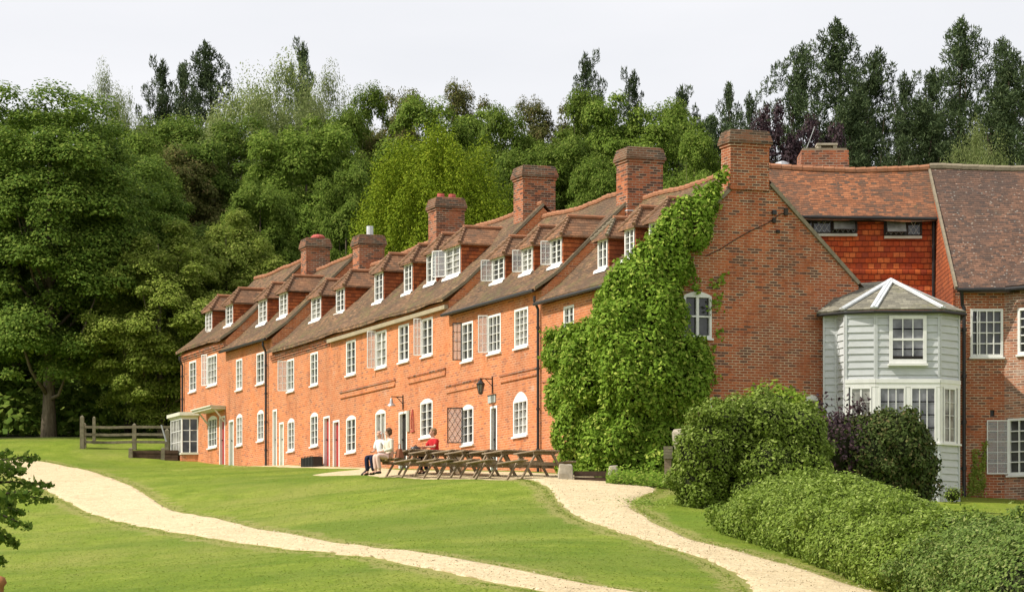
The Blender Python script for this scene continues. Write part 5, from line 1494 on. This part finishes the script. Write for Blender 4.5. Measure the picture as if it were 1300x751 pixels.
# short grass: flat-lying tufts over the lawn, longer along the path edges
g = rng(71); n_ = 150000
yy = 38 + (118 - 38) * g.random(n_) ** 1.1; xx = (g.uniform(-20, 1320, n_) - CX) / F * yy
pe = np.concatenate([pl3[:, [0, -1]].reshape(-1, 2), pr3[:, [0, -1]].reshape(-1, 2)])
ii_ = g.integers(0, len(pe), 26000); xx = np.concatenate([xx, pe[ii_, 0] + g.normal(0, .13, 26000)]); yy = np.concatenate([yy, pe[ii_, 1] + g.normal(0, .13, 26000)])
size = np.concatenate([np.full(n_, .038), np.full(26000, .055)]); n_ = len(xx)
q = np.concatenate([pl3[::2, 1:-1:3].reshape(-1, 2), pr3[::2, 1:-1:2].reshape(-1, 2), pr3[::2, -2]])
keep = np.ones(n_, bool)
for i in range(0, n_, 15000):
    d2 = (xx[i:i + 15000, None] - q[None, :, 0]) ** 2 + (yy[i:i + 15000, None] - q[None, :, 1]) ** 2
    keep[i:i + 15000] = d2.min(1) > .2 ** 2
rel = (xx - P0[0]) * FA.N.x + (yy - P0[1]) * FA.N.y; al = (xx - P0[0]) * FA.A.x + (yy - P0[1]) * FA.A.y
keep &= ~((rel < 1.1) & (xx > -14.5) & (yy > 71)); keep &= ~((rel < 4.4) & (al > -19) & (yy > 71))
xx, yy = xx[keep], yy[keep]; zz = TZN(xx, yy) + .006
N3 = g.normal(0, .15, (len(xx), 3)) + np.array([0, -.05, 1])
o = leaf_object('lawn_grass', np.stack([xx, yy, zz], 1), N3, size[keep], L_GRASS, seed=72, aspect=.6, spread=.08); tag(o, 'short grass tufts all over the lawn and along the paths', 'grass', kind='stuff')

# loose stones on the gravel
g = rng(83); k = 5500
ri = g.integers(0, NL, k); cj = g.random(k); pa_ = pl3[ri, 0] * (1 - cj[:, None]) + pl3[ri, -1] * cj[:, None]
ri = g.integers(0, NR, k); cj = g.random(k); pb_ = pr3[ri, 0] * (1 - cj[:, None]) + pr3[ri, -1] * cj[:, None]
pp = np.concatenate([pa_, pb_]) + g.normal(0, .05, (2 * k, 2))
st_ = leaf_mat('stone_bits', (0.36, 0.28, 0.17), (0.66, 0.54, 0.36), 0.0, 0.8, 0.1, c3=(0.85, 0.78, 0.62))
o = leaf_object('loose_stones', np.stack([pp[:, 0], pp[:, 1], TZN(pp[:, 0], pp[:, 1]) + .031], 1), g.normal(0, .3, (2 * k, 3)) + np.array([0, 0, 1]), .034, st_, seed=84, aspect=.8, spread=.15)
tag(o, 'loose pale and brown stones scattered over the gravel paths', 'loose stones', kind='stuff')
# ------------------------------------------------------------------ picnic tables
def zt_(p): return tz(p[0], p[1])
def table_proto():
    t = thing('picnic_table', (0, 0, 0), 'x', 'picnic table', 'weathered picnic tables in a row before the cottages')
    L, hw = .78, .36
    tp = MB()
    for k in range(5): 
        y = -hw + .145 * k; tp.box(-L, L, y, y + .13, .70 + .003 * (k % 2), .742 + .003 * (k % 2))
    for x in (-.55, .55): tp.box(x - .02, x + .02, -hw + .02, hw, .655, .699)
    build(tp, 'tabletop', WOOD, t, local=True, bevel=.006)
    for sg in (1, -1):
        sb = MB()
        for k in range(2): y = sg * .72 + (k - 1) * .14 + .01; sb.box(-L, L, y, y + .125, .425, .465)
        build(sb, 'bench_seat', WOOD, t, local=True, bevel=.006)
    for x in (-.52, .52):
        for sg in (1, -1):
            lg = MB(); xo = x + .03 * sg
            lg.bar((xo, sg * .20, .70), (xo, -sg * -.66 * 1 if False else sg * .66, -.03), .045, .095, up=(1, 0, 0))
            build(lg, 'leg', WOOD, t, local=True)
        br = MB(); br.bar((x - .045, -.78, .385), (x - .045, .78, .385), .045, .09); br.bar((x + .0, -.32, .66), (x + .0, .32, .66), .03, .06)
        build(br, 'cross_beam', WOOD, t, local=True)
    bc = MB()
    bc.bar((-.48, 0, .38), (-.08, 0, .68), .04, .07); bc.bar((.48, 0, .38), (.08, 0, .68), .04, .07); build(bc, 'brace', WOOD, t, local=True)
    return t
TABS = [(524, 'weathered picnic table with people at it, farthest of the row'), (549, 'weathered picnic table second from the far end, behind it the woman in red'),
        (573, 'weathered picnic table third from the far end of the row'), (596, 'middle picnic table of the row, four from either end'),
        (619, 'weathered picnic table below the black leaded casement, fifth from the far end'), (645, 'weathered picnic table in front of the open cottage doorway under the lantern'),
        (681, 'weathered picnic table nearest the creeper, standing slightly apart')]
tp0 = table_proto(); OFF = 3.3
tabpos = []
for i, (px, lab) in enumerate(TABS):
    a = FA.a(px, OFF); p = FA.P(a, OFF + (.12 if i % 2 else 0), 0)
    rz = math.atan2(FA.A.y, FA.A.x) + random.uniform(-.04, .04)
    zz = tz(p.x, p.y)
    if i == 0: t = tp0; t.location = (p.x, p.y, zz); t.rotation_euler = (0, 0, rz); t['label'] = lab; ORG[t.name] = (p.x, p.y, zz)
    else: t = copy_thing(tp0, (p.x, p.y, zz), rz, lab)
    tabpos.append((a, p, rz, zz))

# ------------------------------------------------------------------ people
def skin_obj(name, chains, mat_, parent, sub=2, root=0):
    """chains: list of [(x,y,z,r), ...]; chains after the first start at an existing vertex index or (chain, idx)"""
    vs_, es, rs, ref = [], [], [], {}
    for ci, ch in enumerate(chains):
        start, pts = ch
        prev = None if start is None else ref[start]
        for k, (x, y, z, r_) in enumerate(pts):
            vs_.append((x, y, z)); rs.append(r_ if hasattr(r_, '__len__') else (r_, r_)); i = len(vs_) - 1; ref[(ci, k)] = i
            if prev is not None: es.append((prev, i))
            prev = i
    me = bpy.data.meshes.new(name); me.from_pydata(vs_, es, [])
    o = bpy.data.objects.new(name, me); COL.objects.link(o)
    o.modifiers.new('skin', 'SKIN').use_smooth_shade = True
    sk = me.skin_vertices[0].data
    for i, r_ in enumerate(rs): sk[i].radius = r_; sk[i].use_root = False
    sk[root].use_root = True
    sm = o.modifiers.new('sub', 'SUBSURF'); sm.levels = sub; sm.render_levels = sub
    dg = bpy.context.evaluated_depsgraph_get(); dg.update()
    m2 = bpy.data.meshes.new_from_object(o.evaluated_get(dg)); m2.name = name
    bpy.data.objects.remove(o)
    m2.materials.clear(); m2.materials.append(mat_)
    o = bpy.data.objects.new(name, m2); COL.objects.link(o)
    for p in m2.polygons: p.use_smooth = True
    if parent: o.parent = parent
    return o
def hand_chains(base, wrist, pre, dirv, palm_n):
    """five fingers from a palm vertex; returns chains relative to numbering"""
    return []
def person(loc, rz, label, s=1.0, lean=0.0, arms=None, turn=0.0, hair=None, bald=False, shirt=CWHITE, legs=CNAVY, woman=False, sleeve='short', skirt=False, knees=.19):
    t = thing('person', loc, label, 'person', None, rz); t.scale = (s, s, s)
    sh = .19 if not woman else .165
    hy = lean
    ch = [(None, [(0, 0, .54, (.15, .12)), (0, -.01 + lean * .3, .70, (.13, .10)), (0, lean * .7, .88, (.155, .105)), (0, lean, 1.02, (.10, .08)), (0, lean + .01, 1.09, .050), (0, lean + .03, 1.15, .055)])]
    hd = Vector((0, lean + .03, 1.15)); fx, fy = math.sin(turn), math.cos(turn)
    ch.append(((0, 5), [(fx * .01, hd.y + fy * .01, 1.20, (.070, .078)), (0, hd.y - fy * .012, 1.265, (.078, .09)), (0, hd.y - fy * .015, 1.325, (.06, .07))]))
    ch.append(((1, 0), [(fx * .085, hd.y + fy * .085, 1.215, .022)]))          # chin and nose
    ch.append(((1, 1), [(fx * .095, hd.y + fy * .095, 1.252, .012)]))
    arms = arms or [[(sh, .0, .99), (sh + .06, .04, .74), (.10, .30, .66)], [(-sh, .0, .99), (-sh - .06, .04, .74), (-.10, .30, .66)]]
    AR = []
    for i, ar in enumerate(arms):
        S_, E_, W_ = [Vector((p[0], p[1] + (lean if k == 0 else lean * .5), p[2])) for k, p in enumerate(ar)]
        k = len(ch)
        ch.append(((0, 3), [(*S_, .055), (*S_.lerp(E_, .5), .045), (*E_, .038), (*E_.lerp(W_, .5), .036), (*W_, .024)]))
        d = (W_ - E_).normalized(); sd = d.cross(Vector((0, 0, 1)))
        sd = sd.normalized() if sd.length > .1 else Vector((1, 0, 0)); dn = sd.cross(d)
        pm = W_ + d * .075
        ch.append(((k, 4), [(*(W_ + d * .03), .026), (*pm, (.034, .018))]))
        for f in range(4):
            o_ = sd * (f - 1.5) * .021; ln = (.062, .074, .07, .054)[f]
            ch.append(((k + 1, 1), [(*(pm + o_ + d * .02), .010), (*(pm + o_ + d * (.02 + ln * .5) + dn * .006), .009), (*(pm + o_ + d * (.02 + ln * .85) + dn * .028), .007)]))
        ch.append(((k + 1, 0), [(*(W_ + d * .055 - sd * .035), .011), (*(W_ + d * .09 - sd * .055 + dn * .01), .009)]))
        AR.append((S_, E_, W_))
    LG = []
    for sg in (1, -1):
        hp, kn, an, to = Vector((sg * .09, .04, .53)), Vector((sg * knees * .6, .47, .54)), Vector((sg * knees * .65, .40 + .02 * sg, .09)), Vector((sg * knees * .7, .56, .035))
        k = len(ch)
        ch.append(((0, 0), [(*hp, .085), (*hp.lerp(kn, .5), .078), (*kn, .058), (*kn.lerp(an, .4), .054), (*an, .034), (*an.lerp(to, .6), .034), (*to, .026)]))
        LG.append((hp, kn, an, to))
    skin_obj('body', ch, SKIN, t)
    # clothes, a little outside the body
    e_ = .014
    sc_ = [(None, [(0, 0, .52, (.16, .135)), (0, -.01 + lean * .3, .70, (.145, .118)), (0, lean * .7, .88, (.17, .12)), (0, lean, 1.015, (.115, .092)), (0, lean + .005, 1.065, .062)])]
    for S_, E_, W_ in AR:
        q = [(*S_, .071), (*S_.lerp(E_, .5), .064)]
        q += [(*S_.lerp(E_, .8), .062)] if sleeve == 'short' else [(*E_, .054), (*E_.lerp(W_, .55), .05), (*E_.lerp(W_, .85), .043)]
        sc_.append(((0, 3), q))
    skin_obj('shirt', sc_, shirt, t)
    tc = [(None, [(0, 0, .56, (.155, .135)), (0, 0, .5, (.15, .13))])]
    for hp, kn, an, to in LG: tc.append(((0, 1), [(*hp, .10), (*hp.lerp(kn, .5), .094), (*kn, .076), (*kn.lerp(an, .45), .07), (*kn.lerp(an, .93), .062)]))
    skin_obj('trousers', tc, legs, t)
    for hp, kn, an, to in LG:
        skin_obj('shoe', [(None, [(*(an + Vector((0, -.05, -.035))), .042), (*(an.lerp(to, .5) + Vector((0, 0, -.02))), .045), (*to, .034)])], BLACK, t, 1)
    mb = MB()
    hc = (0, hd.y - fy * .02, 1.275)
    if not bald:
        ico(mb, (hc[0] - fx * .02, hc[1] - fy * .02, 1.30), (.098, .105, .085), 2)
        if woman: ico(mb, (hc[0] - fx * .045, hc[1] - fy * .05, 1.24), (.09, .075, .095), 2)
        build(mb, 'hair', hair, t, smooth=True, local=True, norm=False)
    else:
        for sg in (1, -1): ico(mb, (sg * .07, hd.y - .03, 1.245), (.025, .05, .04), 1)
        build(mb, 'hair', LEADW, t, smooth=True, local=True, norm=False)
    for sg in (1, -1):
        eb = MB(); q = Vector((fx * .078 + fy * sg * .03, hd.y + fy * .078 - fx * sg * .03, 1.268)); ico(eb, q, (.009, .009, .007), 1); build(eb, 'eye', BLACK, t, local=True, norm=False)
        ear = MB(); q = Vector((fy * sg * .082, hd.y - .01 - fx * sg * .08, 1.25)); ico(ear, q, (.012, .02, .03), 1); build(ear, 'ear', SKIN, t, smooth=True, local=True, norm=False)
    return t
a0, p_, rz0, zz0 = tabpos[0]
nrz = math.atan2(-FA.N.x, FA.N.y)      # local +y looks along the facade normal
def seat(a, o): p = FA.P(a, o, 0); return p
q = FA.P(a0 - .42, OFF + .86, zz0 - .03)
man = person(tuple(q), nrz + .25, 'bald man in white shirt and dark trousers seated outward on the bench end', 1.04, .05, arms=[[(.19, 0, .99), (.25, .05, .75), (.05, .28, .70)], [(-.19, 0, .99), (-.42, .12, .82), (-.36, .16, 1.08)]][::1], bald=True, shirt=CWHITE, legs=CNAVY, turn=-.3)
q = FA.P(a0 + .30, OFF + .88, zz0 - .03)
wom = person(tuple(q), nrz + .1, 'brown haired woman in cream top and pale pink trousers beside the bald man', 1.03, .04, turn=.9, hair=HAIRB, shirt=CCREAM, legs=CPINK, woman=True, sleeve='long', knees=.14)
q = FA.P(tabpos[0][0] + .05, OFF - .74, zz0 + .02)
red = person(tuple(q), nrz + .15, 'woman in red top seated at the table behind, facing the lawn', 1.05, .08, arms=[[(.17, 0, .99), (.24, .16, .80), (.14, .36, .80)], [(-.17, 0, .99), (-.26, .16, .80), (-.16, .36, .80)]], turn=.1, hair=HAIRG, shirt=CRED, legs=CNAVY, woman=True)
# bag on the bench and a black bag on the table
mb = MB(); q = FA.P(a0 + .66, OFF + .72, zz0 + .46)
pl_ = Plane(q[:2], FA.A[:2]); mb.prism([pl_.P(-.16, -.09, q.z), pl_.P(.16, -.09, q.z), pl_.P(.16, .09, q.z), pl_.P(-.16, .09, q.z)], [pl_.P(-.11, -.04, q.z + .27), pl_.P(.11, -.04, q.z + .27), pl_.P(.11, .04, q.z + .27), pl_.P(-.11, .04, q.z + .27)])
mb.tube([pl_.P(-.1, 0, q.z + .25), pl_.P(-.07, 0, q.z + .42), pl_.P(.07, 0, q.z + .42), pl_.P(.1, 0, q.z + .25)], .012, 6)
tag(build(mb, 'handbag', CBROWN, loc=tuple(q)), 'brown leather handbag on the bench beside the woman in cream', 'handbag')
mb = MB(); q = FA.P(a0 - .25, OFF - .2, zz0 + .746); ico(mb, q + Vector((0, 0, .08)), (.17, .13, .09), 2)
mb.tube([q + Vector((-.1, 0, .1)), q + Vector((0, 0, .2)), q + Vector((.1, 0, .1))], .012, 6)
tag(build(mb, 'black_bag', BLACK, loc=tuple(q), norm=False), 'small black bag on the table before the woman in red', 'bag')
mb = MB(); p1 = at(459, 595, 81.6); p1.z = tz(p1.x, p1.y) + .02; p2 = at(478, 584.5, 82.3); mb.bar(p1, p2, .05, .045); mb.tube([p2, p2 + Vector((.06, 0, .05)), p2 + Vector((.12, 0, .02))], .025, 6)
tag(build(mb, 'walking_stick', BLACK, loc=tuple(p1)), 'black walking stick propped on the grass beside the seated man', 'stick')
mb = MB(); q = FA.P(a0 + .35, OFF - 1.3, 0); q.z = tz(q.x, q.y) - .03
mb.lathe(q, [(.16, 0), (.2, .05), (.19, .5), (.23, .55), (.23, .62), (.17, .62), (.16, .56)], 16); tag(build(mb, 'stone_planter', STONE, loc=tuple(q), smooth=False), 'pale round stone planter behind the far picnic table', 'planter')

# ------------------------------------------------------------------ things on and along the facade
def lantern(px, py_top, py_bot, px_w, name, label):
    a = FA.a(px_w, .0); zb = FA.z(px_w, py_bot); zt = FA.z(px_w, py_top); t = thing(name, tuple(FA.P(a, 0, zb)), label, 'wall lamp')
    mb = MB(); FA.box(mb, a - .02, a + .02, 0.0, .03, zb - .05, zt + .05); mb.bar(FA.P(a, .02, zt - .02), FA.P(a, .45, zt - .02), .03, .03); mb.tube([FA.P(a, .02, zt - .25), FA.P(a, .15, zt - .12), FA.P(a, .25, zt - .03)], .012, 6)
    build(mb, 'bracket', BLACK, t)
    return t, a, zt
t, a, z = lantern(618, 480, 497, 625.5, 'wall_lantern', 'black glazed lantern on a bracket above the open doorway')
mb = MB(); q = FA.P(a, .42, z - .50)
mb.lathe(q, [(.03, -.03), (.065, 0), (.07, .02)], 6); mb.lathe(q + Vector((0, 0, .28)), [(.13, 0), (.14, .03), (.05, .13), (.02, .16), (.02, .2)], 6)
for k in range(6):
    c_, s_ = math.cos(k * math.pi / 3), math.sin(k * math.pi / 3); mb.bar(q + Vector((.065 * c_, .065 * s_, .0)), q + Vector((.12 * c_, .12 * s_, .29)), .018, .018)
lm = build(mb, 'lantern_frame', BLACK, t); mb = MB(); mb.lathe(q, [(.055, .02), (.11, .28)], 6); build(mb, 'glass', GLASSC, lm)
t, a, z = lantern(505, 503, 518, 512, 'wall_lamp', 'small bell shaded lamp on an iron bracket left of the plank panel')
mb = MB(); q = FA.P(a, .44, z - .34); mb.lathe(q, [(.15, 0), (.13, .04), (.07, .09), (.05, .2), (.03, .27)], 14); build(mb, 'lamp_shade', METAL, t)
mb = MB(); a0_, a1_ = FA.a(620.6), FA.a(629.8); z0, z1 = FA.z(625, 511), FA.z(625, 502); FA.box(mb, a0_, a1_, .0, .04, z0, z1); FA.box(mb, a0_ - .02, a1_ + .02, .0, .05, z1, z1 + .03, 1)
tag(build(mb, 'door_sign', [SIGNG, BLACK], loc=tuple(FA.P(a0_, 0, z0))), 'grey rectangular sign over the doorway under the lantern', 'sign')
mb = MB(); a = FA.a(519); z0, z1 = FA.z(519, 547.6), FA.z(519, 521); FA.box(mb, a - .1, a + .1, .0, .05, z0, z1); FA.box(mb, a - .012, a + .012, .05, .056, z0, z1)
tag(build(mb, 'noticeboard', GREYP, loc=tuple(FA.P(a, 0, z0))), 'narrow pale plank panel on the wall right of the dark doorway', 'panel')
mb = MB(); a = FA.a(524.5); z0, z1 = FA.z(524.5, 548), FA.z(524.5, 519)
mb.bar(FA.P(a, .03, z1), FA.P(a - .09, .04, (z0 + z1) / 2), .03, .03); mb.bar(FA.P(a - .09, .04, (z0 + z1) / 2), FA.P(a - .06, .04, z0 + .1), .03, .03); mb.bar(FA.P(a, .03, z1), FA.P(a + .09, .04, (z0 + z1) / 2), .03, .03); mb.bar(FA.P(a + .09, .04, (z0 + z1) / 2), FA.P(a + .12, .04, z0), .03, .03); mb.bar(FA.P(a - .15, .03, z0 + .02), FA.P(a + .15, .03, z0 + .02), .04, .04)
tag(build(mb, 'iron_tongs', REDCLAY, loc=tuple(FA.P(a, 0, z0))), 'rusty forked iron tool hung on the wall between doorway and window', 'iron tool')
a0_, a1_ = FA.a(390, .35), FA.a(405.5, .35); q = FA.P((a0_ + a1_) / 2, .35, 0); zg = tz(q.x, q.y)
mb = MB(); FA.box(mb, a0_, a1_, .22, .26, zg - .1, zg + .34); FA.box(mb, a0_, a1_, .56, .60, zg - .1, zg + .34); FA.box(mb, a0_, a0_ + .04, .26, .56, zg - .1, zg + .34); FA.box(mb, a1_ - .04, a1_, .26, .56, zg - .1, zg + .34); FA.box(mb, a0_ + .04, a1_ - .04, .26, .56, zg, zg + .26)
for k in range(8): a = a0_ + (a1_ - a0_) * (k + .5) / 8; FA.box(mb, a - .02, a + .02, .60, .62, zg - .05, zg + .38)
tag(build(mb, 'black_trough', BLACK, loc=(q.x, q.y, zg)), 'black slatted trough against the cottage wall left of the red doors', 'trough')
# the end of the terrace: two stones with planks between, a wooden notice post, a stone urn
def stone(px, py, w, h, label, lean=0):
    dd = 70.6; q = at(px, py, dd); q.z = tz(q.x, q.y) - .08; k = dd / F
    bm = bmesh.new(); bmesh.ops.create_cube(bm, size=1); bmesh.ops.subdivide_edges(bm, edges=bm.edges, cuts=3, use_grid_fill=True)
    mb = MB(); vs_ = []
    for v in bm.verts:
        f = 1 - .18 * (v.co.z + .5); n_ = nz.noise_vector(v.co * 2.3 + Vector((px, 0, 0))) * .035
        vs_.append((q.x + v.co.x * w * k * f + lean * (v.co.z + .5) + n_.x, q.y + v.co.y * .32 * f + n_.y, q.z + (v.co.z + .5) * (h * k + .08) + n_.z))
    mb.add(vs_, [tuple(v.index for v in f.verts) for f in bm.faces]); bm.free()
    tag(build(mb, 'stone_block', STONE, loc=tuple(q), bevel=.02), label, 'stone')
stone(718, 612, 20, 20, 'squat pale stone block at the end of the picnic tables'); stone(777, 613, 13, 20, 'leaning pale stone block below the creeper', .05)
mb = MB(); q = at(747, 612, 70.7); zg = tz(q.x, q.y)
for k in range(2): 
    l_, r_ = at(729, 600, 70.7 + .02 * k), at(770, 600, 70.7); mb.box(l_.x, r_.x, 70.66, 70.72, zg - .05 + .16 * k, zg + .09 + .16 * k)
mb.box(l_.x, r_.x, 70.3, 70.65, zg - .05, zg + .02)
tag(build(mb, 'plank_step', SLEEPER, loc=(q.x, q.y, zg)), 'dark wooden planks set between the two stone blocks', 'plank step')
t = thing('notice_post', tuple(at(848, 612, 70.4)), 'weathered wooden notice post between creeper and ivy mound', 'post')
q = at(848, 612, 70.4); zg = tz(q.x, q.y); zt2 = (HY - 566) / F * 70.4
mb = MB(); mb.box(q.x - .09, q.x + .09, 70.36, 70.46, zg - .2, zt2 - .3); build(mb, 'post', WOOD, t)
mb = MB()
for k in range(4): mb.box(q.x - .12, q.x + .12, 70.30, 70.355, zt2 - .34 + k * .085, zt2 - .34 + k * .085 + .078)
build(mb, 'notice_board', FENCEW, t)
mb = MB(); q = at(870, 575, 71.5); q.z = tz(q.x, q.y) - .05; zt2 = (HY - 545) / F * 71.5 - q.z
mb.lathe(q, [(.22, 0), (.24, .1), (.16, .2), (.2, zt2 * .5), (.34, zt2 * .75), (.37, zt2 - .08), (.32, zt2), (.27, zt2 - .03)], 18); tag(build(mb, 'stone_urn', STONE, loc=tuple(q)), 'grey stone urn against the gable behind the notice post', 'urn')

# ------------------------------------------------------------------ left end: rail fence, sleeper beds, leaning pole
FD = 112.0
fence = thing('rail_fence', (at(105, 566, FD).x, FD, tz(at(105, 566, FD).x, FD)), 'mossy three rail wooden fence between the lawn and the wood', 'fence')
def post(px, pyt, pyb, dep, w, parent, mat_=FENCEW, nm='post'):
    p = at(px, pyt, dep); b_ = at(px, pyb, dep); mb = MB(); mb.prism([(p.x - w, dep - w, b_.z - .4), (p.x + w, dep - w, b_.z - .4), (p.x + w, dep + w, b_.z - .4), (p.x - w, dep + w, b_.z - .4)], [(p.x - w * .9, dep - w, p.z), (p.x + w * .9, dep - w, p.z), (p.x + w * .9, dep + w, p.z), (p.x - w * .9, dep + w, p.z)])
    mb.add([(p.x - w * .9, dep - w, p.z), (p.x + w * .9, dep - w, p.z), (p.x + w * .9, dep + w, p.z), (p.x - w * .9, dep + w, p.z), (p.x, dep, p.z + w * .9)], [(0, 1, 4), (1, 2, 4), (2, 3, 4), (3, 0, 4)])
    return build(mb, nm, mat_, parent, norm=False)
for px, yt, yb, dd, w in ((104.3, 529, 563, FD - .3, .09), (107.5, 538, 566, FD, .07), (119.5, 530, 560, FD + 1.5, .07), (170.6, 539, 571, FD, .09), (218, 540, 571, FD + .3, .08)): post(px, yt, yb, dd, w, fence)
for y in (541.5, 551, 560.5):
    mb = MB(); xs3 = [(106, y), (138, y + .8), (171, y), (218, y + .4)]
    for i in range(3): mb.bar(at(*xs3[i], FD - .06), at(*xs3[i + 1], FD - .06), .05, .11)
    build(mb, 'rail', FENCEW, fence)
f2 = thing('rail_fence', (at(212, 569, FD - 1).x, FD - 1, tz(at(212, 569, FD - 1).x, FD - 1)), 'short dark rail fence running from the gate post to the end cottage', 'fence')
post(212.2, 546, 571, FD - 1.2, .10, f2)
for y in (549, 560): 
    mb = MB(); mb.bar(at(213, y, FD - 1.2), at(236, y, FD - 1.2), .05, .09); build(mb, 'rail', FENCEW, f2)
mb = MB(); mb.tube([at(211, 560, FD - 1.6), at(204.8, 539, FD - 1.6)], .035, 8); tag(build(mb, 'leaning_pole', METAL, loc=tuple(at(211, 560, FD - 1.6))), 'pale thin pole leaning on the fence post near the end cottage', 'pole')
def sleepers(x0, x1, y0, y1, dd, label, posts=()):
    t = thing('sleeper_bed', (at(x0, y1, dd).x, dd, at(x0, y1, dd).z), label, 'raised bed'); mb = MB(); n_ = 3
    for k in range(n_):
        za, zb = at(x0, y1, dd).z + (at(x0, y0, dd).z - at(x0, y1, dd).z) * k / n_, at(x0, y1, dd).z + (at(x0, y0, dd).z - at(x0, y1, dd).z) * (k + 1) / n_ - .015
        mb.box(at(x0, 0, dd).x, at(x1, 0, dd).x, dd + .02 * (k % 2), dd + .25, za - (.3 if k == 0 else 0), zb)
    build(mb, 'timber_wall', SLEEPER, t)
    for px in posts: post(px, y0 - 1.5, y1, dd - .12, .09, t, FENCEW, 'stake')
sleepers(165, 206, 571, 583, 109.5, 'low dark sleeper bed below the rail fence', (166, 207)); sleepers(209, 226, 570.5, 585, 109.2, 'shorter dark sleeper bed beside the white bay window')

# ------------------------------------------------------------------ near branch at the left edge
NB = 30.0
tr = thing('oak_tree', (at(-260, 700, NB).x, NB, tz(at(-260, 700, NB).x, NB)), 'near tree leaning in at the left edge with drooping leafy branch', 'oak tree')
mb = MB(); bx = at(-260, 700, NB).x; zg = tz(bx, NB)
mb.tube([(bx, NB, zg - .3), (bx + .05, NB, zg + 1.2), (bx - .05, NB + .1, zg + 3), (bx - .4, NB + .2, zg + 7.2)], [.26, .19, .15, .04], 12)
sprays = [((-60, 600), (48, 578)), ((-60, 615), (66, 614)), ((-50, 625), (67, 634)), ((-50, 640), (38, 668)), ((-40, 660), (22, 690)), ((-30, 600), (30, 596)), ((-60, 670), (6, 712)), ((-60, 640), (50, 622)), ((-60, 620), (15, 640)), ((-60, 630), (30, 650)), ((-60, 600), (12, 572))]
g = rng(77); P, N_ = [], []
for (x0, y0), (x1, y1) in sprays:
    dd = NB + g.uniform(-.5, .5); a_, b_ = at(x0, y0, dd), at(x1, y1, dd)
    mb.tube([(bx + .05, NB + .1, zg + 2.2 + g.uniform(-.4, .4)), a_, a_.lerp(b_, .6) + Vector((0, 0, .03)), b_], [.05, .022, .012, .004], 6)
    for k in range(250):
        f = g.uniform(0.0, 1) ** .8; q = a_.lerp(b_, f); w = .10 * (1.2 - f)
        P.append((q.x + g.normal(0, w), q.y + g.normal(0, w * 2), q.z + g.normal(0, w * .75) - .01)); N_.append(g.normal(0, 1, 3) + np.array([0, -.3, .8]))
for k in range(14000):   # crown above, outside the picture
    v = sph(g, 1)[0] * np.array([1.9, 2.0, 2.1]) * g.uniform(.5, 1.1) * (1 + .2 * math.sin(k)); P.append((bx - 1.6 + v[0], NB + v[1], zg + 6.2 + v[2])); N_.append(v)
build(mb, 'trunk', BARKD, tr, smooth=True, norm=False)
leaf_object('crown', np.array(P), np.array(N_), .065, L_OAK, tr, org=ORG[tr.name], seed=78, spread=.6, aspect=.7)
mb = MB(); q = at(1, 760, 27); zt2 = (HY - 731) / F * 27
mb.tube([(q.x - .12, 27, tz(q.x, 27) - .2), (q.x - .05, 27, zt2 - .1), (q.x - .0, 27, zt2 - .03), (q.x + .01, 27, zt2)], [.10, .085, .075, .035], 12)
tag(build(mb, 'wooden_post', plain('orange_brown_wood', (0.30, 0.13, 0.05), 0.3, 9, 0.85, 0.2, 0.4), loc=(q.x, 27, tz(q.x, 27)), smooth=True), 'rounded orange brown post top in the lower left corner', 'post')
# gravel forecourt under and behind the tables
n1, k1 = 60, 6; Pts = []
for i in range(n1):
    a = -34 + 33.5 * i / (n1 - 1)
    w_o = 1.0 if a < -19 else 1.0 + 3.6 * min(1, (a + 19) / 3)
    for j in range(k1 + 1):
        o_ = .02 + (w_o + .25 * nz.noise(Vector((a * .9, 0, 0)))) * j / k1; p = FA.P(a, o_, 0); Pts.append((p.x, p.y))
sheet(np.array(Pts), n1, k1, 'gravel', GRAVEL, .008)
